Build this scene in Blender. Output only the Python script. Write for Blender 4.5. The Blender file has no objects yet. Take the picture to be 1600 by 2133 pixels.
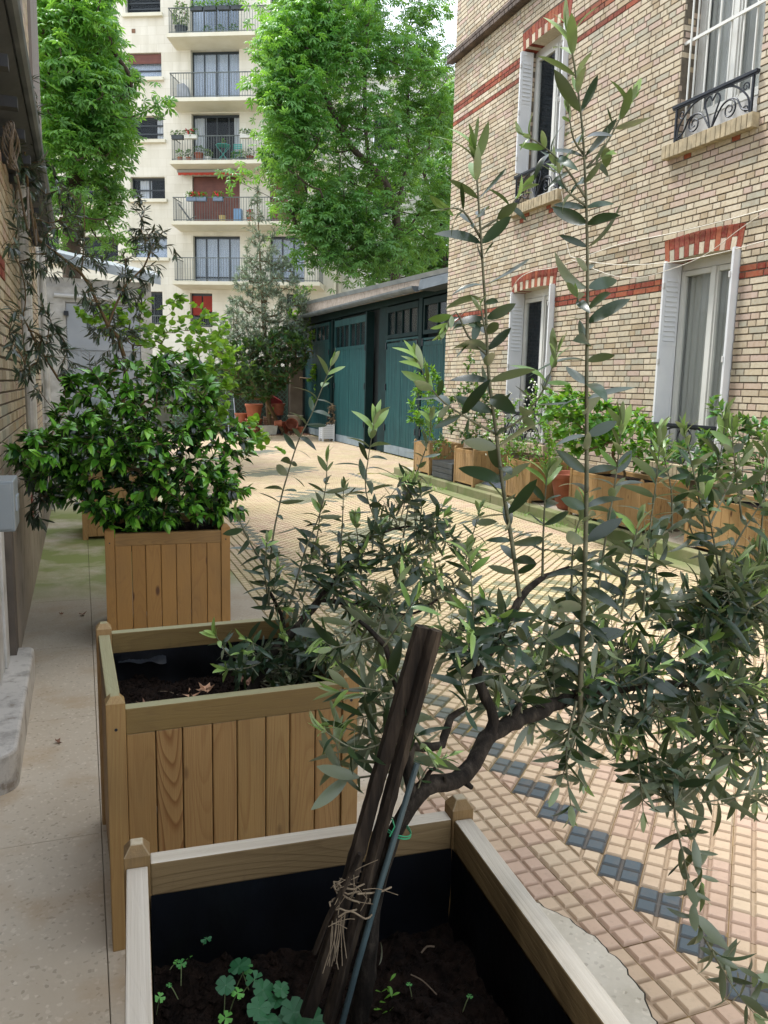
import bpy, math, random
import numpy as np
from mathutils import Matrix, Vector

SC = bpy.context.scene
COL = SC.collection
PI = math.pi
rad = math.radians
rng = np.random.default_rng(7)
random.seed(7)

# ------------------------------------------------------------------ camera
F_PX, YAW, PITCH, ROLL = 1678.6, rad(20.6245), rad(8.9155), rad(1.3458)
CAM = np.array([0.0, 0.0, 1.5])
_f = np.array([math.sin(YAW)*math.cos(PITCH), math.cos(YAW)*math.cos(PITCH), -math.sin(PITCH)])
_r = np.array([math.cos(YAW), -math.sin(YAW), 0.0])
_u = np.cross(_r, _f)
RX = math.cos(ROLL)*_r + math.sin(ROLL)*_u
UX = -math.sin(ROLL)*_r + math.cos(ROLL)*_u
cam_d = bpy.data.cameras.new("camera")
cam_d.sensor_fit = 'AUTO'
cam_d.sensor_width = 36.0
cam_d.lens = F_PX/2133.0*36.0
cam_d.clip_start = 0.05
cam_d.clip_end = 500
cam = bpy.data.objects.new("camera", cam_d)
COL.objects.link(cam)
cam.matrix_world = Matrix(((RX[0], UX[0], -_f[0], 0), (RX[1], UX[1], -_f[1], 0), (RX[2], UX[2], -_f[2], 1.5), (0, 0, 0, 1)))
SC.camera = cam

# ------------------------------------------------------------------ world, sun, exposure
SUN_EL, SUN_AZ = 62.0, -35.0        # azimuth from +Y towards +X
wd = bpy.data.worlds.new("World")
SC.world = wd
wd.use_nodes = True
wn, wl = wd.node_tree.nodes, wd.node_tree.links
wn.clear()
w_out = wn.new("ShaderNodeOutputWorld")
w_bg = wn.new("ShaderNodeBackground")
w_sky = wn.new("ShaderNodeTexSky")
w_sky.sky_type = 'NISHITA'
w_sky.sun_disc = False
w_sky.sun_elevation = rad(SUN_EL)
w_sky.sun_rotation = rad(SUN_AZ)
w_mix = wn.new("ShaderNodeMix"); w_mix.data_type = 'RGBA'
w_mix.inputs[0].default_value = 0.72          # thin bright cloud cover over the blue
w_mix.inputs[7].default_value = (10.2, 10.8, 11.6, 1)
wl.new(w_sky.outputs[0], w_mix.inputs[6])
wl.new(w_mix.outputs[2], w_bg.inputs[0])
w_bg.inputs[1].default_value = 0.10
wl.new(w_bg.outputs[0], w_out.inputs[0])
sd = bpy.data.lights.new("sun", 'SUN')
sd.energy = 2.8
sd.angle = rad(11)
sd.color = (1.0, 0.985, 0.96)
sun = bpy.data.objects.new("sun", sd)
COL.objects.link(sun)
_sv = Vector((math.sin(rad(SUN_AZ))*math.cos(rad(SUN_EL)), math.cos(rad(SUN_AZ))*math.cos(rad(SUN_EL)), math.sin(rad(SUN_EL))))
sun.rotation_euler = _sv.to_track_quat('Z', 'Y').to_euler()
vs = SC.view_settings
vs.view_transform = 'Standard'
vs.look = 'None'
vs.exposure = 1.2
vs.gamma = 1.0
SC.cycles.max_bounces = 8
SC.cycles.diffuse_bounces = 4
SC.cycles.use_denoising = True

# ------------------------------------------------------------------ pixel of the photograph -> point in the place
def ray(px, py):
    return _f + (px-800)/F_PX*RX - (py-1066.5)/F_PX*UX
def PY(px, py, Y):
    d = ray(px, py); return CAM + d*(Y/d[1])
def PXX(px, py, X):
    d = ray(px, py); return CAM + d*(X/d[0])
def PZ(px, py, Z):
    d = ray(px, py); return CAM + d*((Z-1.5)/d[2])

# ------------------------------------------------------------------ object helpers
def props(o, label=None, cat=None, group=None, kind=None):
    if label: o['label'] = label
    if cat: o['category'] = cat
    if group: o['group'] = group
    if kind: o['kind'] = kind
    return o
def thing(name, label, cat, loc=(0, 0, 0), rz=0.0, group=None):
    o = bpy.data.objects.new(name, None)
    o.empty_display_size = 0.1
    COL.objects.link(o)
    o.location = tuple(float(c) for c in loc)
    o.rotation_euler = (0, 0, rz)
    return props(o, label, cat, group)
def copy_tree(o, parent=None):
    c = o.copy(); COL.objects.link(c)
    if parent is not None:
        mi = c.matrix_parent_inverse.copy(); c.parent = parent; c.matrix_parent_inverse = mi
    for ch in list(o.children): copy_tree(ch, c)
    return c

class M:
    """mesh buffer: vertices, polygons and one number v per polygon (used by the materials for variation)"""
    def __init__(s):
        s.V, s.L, s.N, s.A, s.nv = [], [], [], [], 0
    def add(s, V, F, v=0.5):
        V = np.asarray(V, float).reshape(-1, 3)
        if isinstance(F, np.ndarray):
            s.L.append((F+s.nv).ravel()); s.N.append(np.full(len(F), F.shape[1]))
            nf = len(F)
        else:
            s.L.append(np.array([i for f in F for i in f], dtype=np.int64)+s.nv)
            s.N.append(np.array([len(f) for f in F])); nf = len(F)
        s.A.append(np.full(nf, v, float) if np.isscalar(v) else np.asarray(v, float).ravel())
        s.V.append(V); s.nv += len(V)
    def build(s, name, mat, parent=None, smooth=False, world=False, bevel=0, subs=0):
        me = bpy.data.meshes.new(name)
        if s.nv:
            V = np.concatenate(s.V); L = np.concatenate(s.L); N = np.concatenate(s.N); A = np.concatenate(s.A)
            me.vertices.add(len(V)); me.vertices.foreach_set('co', V.ravel())
            me.loops.add(len(L)); me.loops.foreach_set('vertex_index', L)
            st = np.concatenate([[0], np.cumsum(N)[:-1]])
            me.polygons.add(len(N)); me.polygons.foreach_set('loop_start', st)
            me.update(calc_edges=True)
            at = me.attributes.new('v', 'FLOAT', 'FACE'); at.data.foreach_set('value', A)
            me.polygons.foreach_set('use_smooth', np.full(len(N), bool(smooth)))
            me.validate()
        me.materials.append(mat)
        o = bpy.data.objects.new(name, me)
        COL.objects.link(o)
        if parent is not None:
            o.parent = parent
            if world:                          # the mesh is in world coordinates
                top = parent
                mw = Matrix.Identity(4)
                chain = []
                while top is not None:
                    chain.append(top); top = top.parent
                for q in reversed(chain):
                    mw = mw @ q.matrix_parent_inverse @ q.matrix_basis
                o.matrix_parent_inverse = mw.inverted()
        if bevel:
            b = o.modifiers.new('bevel', 'BEVEL'); b.width = bevel; b.segments = 2; b.limit_method = 'ANGLE'; b.angle_limit = rad(40)
        return o
    # boxes
    def box(s, x0, x1, y0, y1, z0, z1, v=0.5):
        V = [(x, y, z) for z in (z0, z1) for y in (y0, y1) for x in (x0, x1)]
        s.add(V, [(0, 2, 3, 1), (4, 5, 7, 6), (0, 1, 5, 4), (1, 3, 7, 5), (3, 2, 6, 7), (2, 0, 4, 6)], v)
    def fbox(s, fr, u0, u1, w0, w1, d0, d1, v=0.5):
        O, U, Nn = fr
        V = [O + U*u + Nn*d + np.array([0, 0, w]) for w in (w0, w1) for d in (d0, d1) for u in (u0, u1)]
        s.add(V, [(0, 2, 3, 1), (4, 5, 7, 6), (0, 1, 5, 4), (1, 3, 7, 5), (3, 2, 6, 7), (2, 0, 4, 6)], v)
    def quad(s, a, b, c, d, v=0.5):
        s.add([a, b, c, d], [(0, 1, 2, 3)], v)

def smooth_path(P, step=None, n=None):
    P = np.asarray(P, float)
    if len(P) < 3:
        k = n or 2
        t = np.linspace(0, 1, k)[:, None]
        return P[0]*(1-t)+P[-1]*t
    Q = np.vstack([2*P[0]-P[1], P, 2*P[-1]-P[-2]])
    out = []
    for i in range(1, len(Q)-2):
        seg = np.linalg.norm(Q[i+1]-Q[i])
        k = max(2, int(seg/step)) if step else (n or 6)
        t = (np.arange(k)/k)[:, None]
        a, b, c, d = Q[i-1], Q[i], Q[i+1], Q[i+2]
        out.append(0.5*((2*b)+(c-a)*t+(2*a-5*b+4*c-d)*t*t+(-a+3*b-3*c+d)*t**3))
    out.append(P[-1:])
    return np.vstack(out)

def tube(m, P, r, n=8, v=0.5, cap=True):
    P = np.asarray(P, float); k = len(P)
    r = np.full(k, r, float) if np.isscalar(r) else np.asarray(r, float)
    if len(r) != k: r = np.interp(np.linspace(0, 1, k), np.linspace(0, 1, len(r)), r)
    T = np.gradient(P, axis=0); T /= np.linalg.norm(T, axis=1)[:, None]+1e-12
    a = np.array([0, 0, 1.0]) if abs(T[0][2]) < 0.9 else np.array([1.0, 0, 0])
    N = np.cross(T[0], a); N /= np.linalg.norm(N)
    Ns = []
    for i in range(k):
        N = N - T[i]*(N@T[i]); N /= np.linalg.norm(N)+1e-12
        Ns.append(N)
    Ns = np.array(Ns); B = np.cross(T, Ns)
    th = np.arange(n)/n*2*PI
    V = P[:, None]+r[:, None, None]*(np.cos(th)[None, :, None]*Ns[:, None]+np.sin(th)[None, :, None]*B[:, None])
    i = np.arange(k-1)[:, None]*n; j = np.arange(n)[None]; j2 = (j+1) % n
    F = np.stack([i+j, i+j2, i+n+j2, i+n+j], -1).reshape(-1, 4)
    m.add(V.reshape(-1, 3), F, v)
    if cap:
        m.add(V[0], [tuple(range(n))[::-1]], v); m.add(V[-1], [tuple(range(n))], v)

def lathe(m, prof, c, n=20, v=0.5, tilt=None):
    """prof = [(r, z)...]; turned about the vertical through c; tilt = 3x3 matrix"""
    prof = np.asarray(prof, float); k = len(prof)
    th = np.arange(n)/n*2*PI
    V = np.stack([prof[:, 0, None]*np.cos(th), prof[:, 0, None]*np.sin(th), np.repeat(prof[:, 1, None], n, 1)], -1).reshape(-1, 3)
    if tilt is not None: V = V@np.asarray(tilt).T
    i = np.arange(k-1)[:, None]*n; j = np.arange(n)[None]; j2 = (j+1) % n
    F = np.stack([i+j, i+j2, i+n+j2, i+n+j], -1).reshape(-1, 4)
    m.add(V+np.asarray(c, float), F, v)

def unit(a):
    a = np.asarray(a, float)
    return a/(np.linalg.norm(a, axis=-1, keepdims=True)+1e-12)

def inst(m, T, pos, d, nrm, s, v, wx=1.0):
    """T = (verts, faces array): y along the leaf, x across, z up. d = directions, nrm = up hints"""
    TV, TF = T
    pos = np.asarray(pos, float); d = unit(d); x = unit(np.cross(d, nrm)); z = np.cross(x, d)
    s = np.broadcast_to(np.asarray(s, float), (len(pos),)); wx = np.broadcast_to(np.asarray(wx, float), (len(pos),))
    V = (TV[None, :, 0, None]*x[:, None]*wx[:, None, None]+TV[None, :, 1, None]*d[:, None]+TV[None, :, 2, None]*z[:, None])*s[:, None, None]+pos[:, None]
    F = (TF[None]+(np.arange(len(pos))*len(TV))[:, None, None]).reshape(-1, TF.shape[1])
    m.add(V.reshape(-1, 3), F, np.repeat(np.broadcast_to(v, (len(pos),)), len(TF)))

def leaf_tpl(w, fold=0.18, droop=0.15, n=6, shape='lance', twist=0.0):
    t = np.linspace(0, 1, n+1)
    if shape == 'lance': ww = np.sin(PI*np.clip(t, 0, 1)**0.95)**0.66
    elif shape == 'obov': ww = np.sin(PI*t**1.4)**0.9
    elif shape == 'round': ww = np.sqrt(np.clip(1-(2*t-1)**2, 0, 1))
    else: ww = np.sin(PI*t**0.7)**0.9                       # ovate with a drawn-out tip
    ww = w*0.5*ww; ww[0] = w*0.03; ww[-1] = w*0.02
    zc = -droop*t**2
    V = []
    for i in range(n+1):
        tw = twist*t[i]
        V += [(-ww[i], t[i], zc[i]+fold*ww[i]*2*0.5+tw*ww[i]), (0, t[i], zc[i]), (ww[i], t[i], zc[i]+fold*ww[i]*2*0.5-tw*ww[i])]
    F = []
    for i in range(n):
        a = i*3
        F += [(a, a+1, a+4, a+3), (a+1, a+2, a+5, a+4)]
    return np.array(V), np.array(F)

def palmate_tpl(nl=6, spread=1.0, droop=0.45, w=0.3):
    """a horse-chestnut leaf: leaflets fanned from one point, each folded along its rib"""
    V, F = [], []
    for k in range(nl):
        a = (k-(nl-1)/2)*spread*2*PI/(nl+0.6)
        L = 1-0.25*abs(k-(nl-1)/2)/(nl/2)
        dx, dy = math.sin(a), math.cos(a)
        b = len(V)
        V += [(0, 0, 0),
              (dx*L*.62-dy*w*L*.5, dy*L*.62+dx*w*L*.5, -droop*.25*L-.05), (dx*L*.62, dy*L*.62, -droop*.22*L+.02), (dx*L*.62+dy*w*L*.5, dy*L*.62-dx*w*L*.5, -droop*.25*L-.05),
              (dx*L, dy*L, -droop*L)]
        F += [(b, b+1, b+2), (b, b+2, b+3), (b+1, b+4, b+2), (b+2, b+4, b+3)]
    return np.array(V, float), np.array(F)

def in_poly(x, y, P):
    c = np.zeros(len(x), bool); n = len(P)
    for i in range(n):
        x1, y1 = P[i]; x2, y2 = P[(i+1) % n]
        k = ((y1 > y) != (y2 > y)) & (x < (x2-x1)*(y-y1)/((y2-y1) or 1e-9)+x1)
        c ^= k
    return c
def edge_d(x, y, P):
    d = np.full(len(x), 1e9)
    for i in range(len(P)):
        a = np.array(P[i], float); b = np.array(P[(i+1) % len(P)], float)
        ab = b-a; t = np.clip(((x-a[0])*ab[0]+(y-a[1])*ab[1])/(ab@ab), 0, 1)
        d = np.minimum(d, np.hypot(x-a[0]-t*ab[0], y-a[1]-t*ab[1]))
    return d
def fill(P, n, Yc, Yh, seed=0):
    """n points of a rounded body whose outline is P and whose depth swells from its rim to its middle"""
    g = np.random.default_rng(seed); P = [tuple(map(float, p)) for p in P]
    A = np.array(P); x = np.empty(0); y = np.empty(0)
    while len(x) < n:
        a = g.uniform(A[:, 0].min(), A[:, 0].max(), 4*n); b = g.uniform(A[:, 1].min(), A[:, 1].max(), 4*n)
        k = in_poly(a, b, P); x = np.append(x, a[k]); y = np.append(y, b[k])
    x, y = x[:n], y[:n]
    e = edge_d(x, y, P); e = np.clip(e/(e.max()*0.8), 0, 1)
    Y = Yc+g.uniform(-1, 1, n)*Yh*np.sqrt(1-(1-e)**2)
    return np.array([PY(a, b, c) for a, b, c in zip(x, y, Y)])

class Grow:
    """branch skeleton: every new tip is joined to the nearest wood already there"""
    def __init__(s): s.P, s.par, s.paths = [], [], []
    def path(s, pts, parent=-1):
        idx = [parent] if parent >= 0 else []
        for p in pts:
            s.P.append(np.asarray(p, float)); s.par.append(parent); parent = len(s.P)-1; idx.append(parent)
        s.paths.append(idx); return idx
    def near(s, p, lo=0):
        A = np.array(s.P[lo:]); return lo+int(np.argmin(np.linalg.norm(A-p, axis=1)))
    def tips(s, T, g, bow=0.12, seg=5, up=0.3, nlim=None):
        T = np.asarray(T, float); A = np.array(s.P)
        dist = np.array([np.linalg.norm(A-t, axis=1).min() for t in T])
        out = []
        for k in np.argsort(dist):
            t = T[k]; A = np.array(s.P)
            cost = np.linalg.norm(A-t, axis=1)+up*np.maximum(0, A[:, 2]-t[2])
            i = int(np.argmin(cost)); a = s.P[i]; L = np.linalg.norm(t-a)
            q = np.linspace(0, 1, seg+1)[1:, None]
            w = g.normal(0, 1, 3)*bow*L; w[2] = -abs(w[2])*0.6
            pts = a*(1-q)+t*q+w*np.sin(PI*q)
            out.append(s.path(pts, i))
        return out
    def emit(s, m, rt=0.002, e=0.45, n=6, rmax=1.0, v=0.5, rfix=None):
        c = np.zeros(len(s.P))
        for p in s.paths:
            i = p[-1]
            while i >= 0: c[i] += 1; i = s.par[i]
        r = np.minimum(rmax, rt*np.maximum(c, 1)**e)
        for p in s.paths:
            pts = np.array([s.P[i] for i in p])
            if len(pts) < 2: continue
            rr = r[p].copy()
            if s.par[p[0]] >= 0 or p[0] < p[1]-1: rr[0] = rr[1]
            tube(m, pts, rr, n=n, v=v, cap=True)

# ------------------------------------------------------------------ materials
def lin(h):
    h = h.lstrip('#'); c = [int(h[i:i+2], 16)/255 for i in (0, 2, 4)]
    return tuple(((x/12.92) if x <= .04045 else ((x+.055)/1.055)**2.4) for x in c)+(1,)
MATS = {}
class Mat:
    def __init__(s, name):
        s.m = bpy.data.materials.new(name); s.m.use_nodes = True
        s.t = s.m.node_tree; s.n = s.t.nodes; s.l = s.t.links; s.n.clear()
        s.out = s.n.new('ShaderNodeOutputMaterial')
        s.b = s.n.new('ShaderNodeBsdfPrincipled'); s.l.new(s.b.outputs[0], s.out.inputs[0])
        MATS[name] = s.m
    def link(s, a, b): s.l.new(a, b); return b
    def coord(s, scale=(1, 1, 1), kind='Object', rot=(0, 0, 0), off=None):
        if kind == 'World':
            g = s.n.new('ShaderNodeNewGeometry').outputs['Position']
        else:
            g = s.n.new('ShaderNodeTexCoord').outputs[kind]
        mp = s.n.new('ShaderNodeMapping'); mp.inputs['Scale'].default_value = scale; mp.inputs['Rotation'].default_value = rot
        s.l.new(g, mp.inputs[0])
        if off is not None:
            vm = s.n.new('ShaderNodeVectorMath'); vm.operation = 'ADD'
            s.l.new(mp.outputs[0], vm.inputs[0]); s.l.new(off, vm.inputs[1]); return vm.outputs[0]
        return mp.outputs[0]
    def attr(s, name='v'):
        a = s.n.new('ShaderNodeAttribute'); a.attribute_name = name; return a.outputs['Fac']
    def math(s, op, a, b=None, clamp=False):
        m = s.n.new('ShaderNodeMath'); m.operation = op; m.use_clamp = clamp
        for i, q in enumerate((a, b)):
            if q is None: continue
            if isinstance(q, (int, float)): m.inputs[i].default_value = q
            else: s.l.new(q, m.inputs[i])
        return m.outputs[0]
    def noise(s, vec, scale=5, detail=4, rough=0.55, dist=0.0):
        t = s.n.new('ShaderNodeTexNoise'); t.inputs['Scale'].default_value = scale; t.inputs['Detail'].default_value = detail
        t.inputs['Roughness'].default_value = rough; t.inputs['Distortion'].default_value = dist
        if vec is not None: s.l.new(vec, t.inputs['Vector'])
        return t.outputs['Fac']
    def voro(s, vec, scale=5, feat='F1', out='Distance'):
        t = s.n.new('ShaderNodeTexVoronoi'); t.inputs['Scale'].default_value = scale; t.feature = feat
        if vec is not None: s.l.new(vec, t.inputs['Vector'])
        return t.outputs[out]
    def ramp(s, fac, stops, interp='LINEAR'):
        r = s.n.new('ShaderNodeValToRGB'); e = r.color_ramp; e.interpolation = interp
        e.elements.remove(e.elements[1]); e.elements[0].position = stops[0][0]
        for p, c in stops:
            el = e.elements[0] if p == stops[0][0] else e.elements.new(p)
            el.color = lin(c) if isinstance(c, str) else ((c, c, c, 1) if isinstance(c, (int, float)) else c)
        s.l.new(fac, r.inputs[0]); return r.outputs[0]
    def mix(s, fac, a, b, mode='MIX'):
        m = s.n.new('ShaderNodeMix'); m.data_type = 'RGBA'; m.blend_type = mode
        for i, q in ((0, fac), (6, a), (7, b)):
            if isinstance(q, (int, float)): m.inputs[i].default_value = q
            elif isinstance(q, str): m.inputs[i].default_value = lin(q)
            elif isinstance(q, tuple): m.inputs[i].default_value = q
            else: s.l.new(q, m.inputs[i])
        return m.outputs[2]
    def color(s, c):
        if isinstance(c, str): s.b.inputs['Base Color'].default_value = lin(c)
        elif isinstance(c, tuple): s.b.inputs['Base Color'].default_value = c
        else: s.l.new(c, s.b.inputs['Base Color'])
        s.col = c; return s
    def set(s, rough=0.6, metal=0.0, spec=0.5):
        if isinstance(rough, (int, float)): s.b.inputs['Roughness'].default_value = rough
        else: s.l.new(rough, s.b.inputs['Roughness'])
        s.b.inputs['Metallic'].default_value = metal; s.b.inputs['Specular IOR Level'].default_value = spec; return s
    def bump(s, h, dist=0.01, strength=0.6):
        b = s.n.new('ShaderNodeBump'); b.inputs['Distance'].default_value = dist; b.inputs['Strength'].default_value = strength
        s.l.new(h, b.inputs['Height']); s.l.new(b.outputs[0], s.b.inputs['Normal']); return s

def plain(name, c1, c2=None, rough=0.6, scale=6, metal=0.0, bump=0.0, spec=0.5, detail=5):
    m = Mat(name); v = m.coord()
    n = m.noise(v, scale, detail)
    if c2: m.color(m.ramp(n, [(.3, c1), (.7, c2)]))
    else: m.color(c1)
    m.set(rough, metal, spec)
    if bump: m.bump(m.noise(v, scale*3, 6), bump)
    return m.m

def leafmat(name, stops, under=None, rough=0.4, transl=0.3, tcol=None, spec=0.5, vein=0.0):
    m = Mat(name)
    a = m.attr()
    g = m.n.new('ShaderNodeNewGeometry')
    nz = m.noise(m.coord(), 25, 2)
    f = m.math('ADD', a, m.math('MULTIPLY', m.math('SUBTRACT', nz, 0.5), 0.12))
    c = m.ramp(f, stops)
    if under: cc = m.mix(m.math('MULTIPLY', g.outputs['Backfacing'], 0.75), c, under)
    else: cc = c
    m.color(cc); m.set(rough, 0, spec)
    tr = m.n.new('ShaderNodeBsdfTranslucent')
    tc = m.mix(0.55, c, tcol or '#9fd020')
    m.l.new(tc, tr.inputs[0])
    mx = m.n.new('ShaderNodeMixShader'); mx.inputs[0].default_value = transl
    m.l.new(m.b.outputs[0], mx.inputs[1]); m.l.new(tr.outputs[0], mx.inputs[2]); m.l.new(mx.outputs[0], m.out.inputs[0])
    return m.m

def woodmat(name, pale, mid, dark, ring='#8a5a30', grain=1.0, rough=0.6, top=None, satur=0.5, axis=2, knots=True):
    """sawn pine: long stretched growth rings, every board offset by its own v"""
    m = Mat(name); a = m.attr()
    cx = m.n.new('ShaderNodeCombineXYZ')
    m.l.new(m.math('MULTIPLY', a, 37.0), cx.inputs[0]); m.l.new(m.math('MULTIPLY', a, 91.0), cx.inputs[1]); m.l.new(m.math('MULTIPLY', a, 53.0), cx.inputs[2])
    sc = [1.0, 1.0, 1.0]; sc[axis] = 0.13
    v = m.coord(tuple(sc), off=cx.outputs[0])
    big = m.noise(v, 7.0, 1.5, 0.4, 0.2)
    rings = m.math('FRACT', m.math('MULTIPLY', big, 30.0))
    gsel = m.ramp(m.math('FRACT', m.math('MULTIPLY', a, 7.31)), [(0, .25), (.55, .5), (.75, 1.0), (1, .35)])
    rr = m.math('MULTIPLY', m.ramp(rings, [(0, 0.0), (.5, .2), (.86, 1.0), (1.0, 0.0)]), gsel)
    sc2 = [60.0, 60.0, 60.0]; sc2[axis] = 1.2
    fine = m.noise(m.coord(tuple(sc2), off=cx.outputs[0]), 5.0, 4, .65)
    base = m.ramp(m.math('FRACT', m.math('MULTIPLY', a, 13.7)), [(0, pale), (.5, mid), (1, dark)])
    c = m.mix(m.math('MULTIPLY', rr, 0.55*grain), base, ring)
    c = m.mix(m.math('MULTIPLY', m.math('SUBTRACT', 1.0, fine), 0.55), c, ring)
    blot = m.noise(m.coord((1, 1, .5)), 3.0, 4)
    c = m.mix(m.math('MULTIPLY', m.math('SUBTRACT', blot, 0.5, True), 1.6, True), c, '#5f4f38')
    stn = m.noise(m.coord((1, 1, .35)), 11.0, 5, .7)
    c = m.mix(m.math('MULTIPLY', m.math('SUBTRACT', stn, 0.6, True), 3.0, True), c, '#4a3c2a')
    if knots:
        kv = [9.0, 9.0, 9.0]; kv[axis] = 3.6
        kd = m.voro(m.coord(tuple(kv), off=cx.outputs[0]), 1.0)
        kn = m.ramp(kd, [(0, 1.0), (.07, .9), (.13, 0.0), (1, 0.0)])
        c = m.mix(kn, c, '#4a2a14')
    if top:
        g = m.n.new('ShaderNodeNewGeometry'); sx = m.n.new('ShaderNodeSeparateXYZ'); m.l.new(g.outputs['Normal'], sx.inputs[0])
        tf = m.ramp(sx.outputs[2], [(.55, 0.0), (.9, 1.0)])
        c = m.mix(m.math('MULTIPLY', tf, m.ramp(m.noise(m.coord(tuple(sc2)), 1.5, 3), [(.2, .55), (.8, .95)])), c, top)
    m.color(c); m.set(rough); m.bump(m.math('ADD', m.math('MULTIPLY', rr, -.5), fine), 0.002, 0.5)
    return m.m
# ------------------------------------------------------------------ shared materials
WHITE = plain('white_paint', '#dcdddd', '#cdd0d3', 0.45, 3)
WHITE_OLD = plain('worn_white_paint', '#cfcfcd', '#a9a7a2', 0.6, 9)
PVC = plain('window_plastic', '#d6d6cf', '#cacac4', 0.35, 3)
IRON = plain('wrought_iron', '#20242c', '#2c3038', 0.45, 8, 0.3)
DARKFRAME = plain('dark_window_frame', '#20282c', '#2a3236', 0.4, 4)
GREYRAIL = plain('balcony_paint', '#4f5553', '#626965', 0.5, 5)
ZINC = plain('zinc', '#8b949b', '#a9b0b5', 0.45, 2.5, 0.5)
DARKROOM = plain('dark_room', '#15171a', None, 0.9)
CORD = plain('white_cable', '#d8d2c4', '#bdb7a8', 0.5, 5)

def glassmat(name, tint, alpha, rough=0.03):
    m = Mat(name); m.color(tint); m.set(rough, 0, 0.8)
    tr = m.n.new('ShaderNodeBsdfTransparent'); tr.inputs[0].default_value = (.97, .98, .98, 1)
    mx = m.n.new('ShaderNodeMixShader'); mx.inputs[0].default_value = alpha
    m.l.new(tr.outputs[0], mx.inputs[1]); m.l.new(m.b.outputs[0], mx.inputs[2]); m.l.new(mx.outputs[0], m.out.inputs[0])
    return m.m
GLASS = glassmat('window_glass', '#39434a', 0.14)
GLASS_SKY = glassmat('far_window_glass', '#9fb0c6', 0.35, 0.08)  # pale blue tint paints the sky's reflection into these panes

def curtainmat(name, c1, c2, sc=40):
    m = Mat(name)
    w = m.n.new('ShaderNodeTexWave'); w.inputs['Scale'].default_value = 1.0; w.inputs['Distortion'].default_value = 1.5; w.inputs['Detail'].default_value = 2
    m.l.new(m.coord((sc*.1, sc*.1, .3)), w.inputs['Vector'])
    m.color(m.ramp(w.outputs['Fac'], [(0, c1), (1, c2)])); m.set(0.9); return m.m
CURTAIN = curtainmat('white_curtain', '#d6dae4', '#f0f2f6')
CURTAIN_G = curtainmat('grey_voile', '#c9c9c2', '#dcdcd6', 25)

# bricks: v below .7 = buff shades, above = reds
def brickmat(name, dirt=0.25, warm=0):
    m = Mat(name); a = m.attr()
    buff = ['#c1b59d', '#c8bda6', '#b7aa94', '#aeaa99', '#c4b7a0', '#bca998', '#cbc0ab', '#ad9e85', '#bfab9e', '#b4ac98', '#c4baa4']
    reds = ['#843a2e', '#8f4636', '#733029', '#99523c', '#803830', '#88423a']
    st = [(i*.7/len(buff), c) for i, c in enumerate(buff)]+[(.72+i*.28/len(reds), c) for i, c in enumerate(reds)]
    c = m.ramp(a, st, 'CONSTANT')
    v = m.coord((1, 1, 1), 'World')
    n1 = m.noise(v, 30, 5, .6); n2 = m.noise(v, 1.1, 5, .6)
    c = m.mix(m.math('MULTIPLY', m.math('SUBTRACT', n1, .42, True), 1.2, True), c, '#a08460')
    sp = m.voro(v, 55)
    c = m.mix(m.ramp(sp, [(0, .8), (.12, .0), (1, 0.0)]), c, '#5c4a38')
    c = m.mix(m.math('MULTIPLY', m.math('SUBTRACT', n2, .5, True), dirt*8, True), c, m.mix(.5, c, '#786850'))
    st2 = m.noise(m.coord((1, 1, .14), 'World'), 3.2, 6, .65)
    c = m.mix(m.math('MULTIPLY', m.math('SUBTRACT', st2, .5, True), 2.2, True), c, m.mix(.55, c, '#5a5046'))
    m.color(c); m.set(.85, 0, .2); m.bump(n1, .004, .5); return m.m
BRICK = brickmat('buff_brick')
BRICK_L = brickmat('buff_brick_side', .35)
MORTAR = plain('mortar', '#574f45', '#71685b', .95, 20)
MORTAR_D = plain('dark_mortar', '#5a5046', '#6d6153', .95, 20)

def concrete(name, c1, c2, c3=None, moss=None, speck=True, sc=1.5, rough=.85):
    m = Mat(name); v = m.coord((1, 1, 1), 'World')
    n = m.noise(v, sc, 6, .6); f = m.noise(v, 60, 3)
    c = m.ramp(n, [(.3, c1), (.7, c2)])
    if speck:
        vo = m.voro(v, 110, out='Color'); sx = m.n.new('ShaderNodeSeparateColor'); m.l.new(vo, sx.inputs[0])
        c = m.mix(m.ramp(sx.outputs[0], [(0, .4), (.08, 0.0), (.86, 0.0), (1, .0)]), c, '#6e6355')
        c = m.mix(m.ramp(sx.outputs[1], [(0, 0.0), (.88, 0.0), (1, .45)]), c, '#e2d8c8')
    if c3: c = m.mix(m.ramp(m.noise(v, sc*2.7, 5), [(.5, 0.0), (.75, .8)]), c, c3)
    if moss: c = moss(m, v, c)
    m.color(c); m.set(rough, 0, .3); m.bump(f, .003, .5); return m.m

# ------------------------------------------------------------------ ground
def ypos(m):
    g = m.n.new('ShaderNodeNewGeometry'); s = m.n.new('ShaderNodeSeparateXYZ'); m.l.new(g.outputs['Position'], s.inputs[0]); return s.outputs
def moss_walk(m, v, c):
    p = ypos(m)
    yy = m.math('ADD', p[1], m.math('MULTIPLY', m.math('SUBTRACT', m.noise(v, 1.6, 4), .5), .8))
    f = m.ramp(m.math('DIVIDE', yy, 10.0), [(.565, 0.0), (.62, .95), (.95, .95), (1, .6)])
    patch = m.ramp(m.noise(v, 2.2, 5, .6), [(.32, .15), (.55, 1.0)])
    c = m.mix(m.math('MULTIPLY', f, patch), c, '#7f8a4c')
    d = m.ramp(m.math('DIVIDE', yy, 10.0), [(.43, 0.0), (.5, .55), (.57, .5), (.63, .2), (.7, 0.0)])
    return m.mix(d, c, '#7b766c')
GROUND = concrete('ground', '#8f8470', '#a3967f', None, None, False)
WALK = concrete('walkway_concrete', '#bdb09c', '#cbc0ae', '#b39c7e', moss_walk)
g = M(); g.quad((-120, -60, -.03), (160, -60, -.03), (160, 220, -.03), (-120, 220, -.03))
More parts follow.
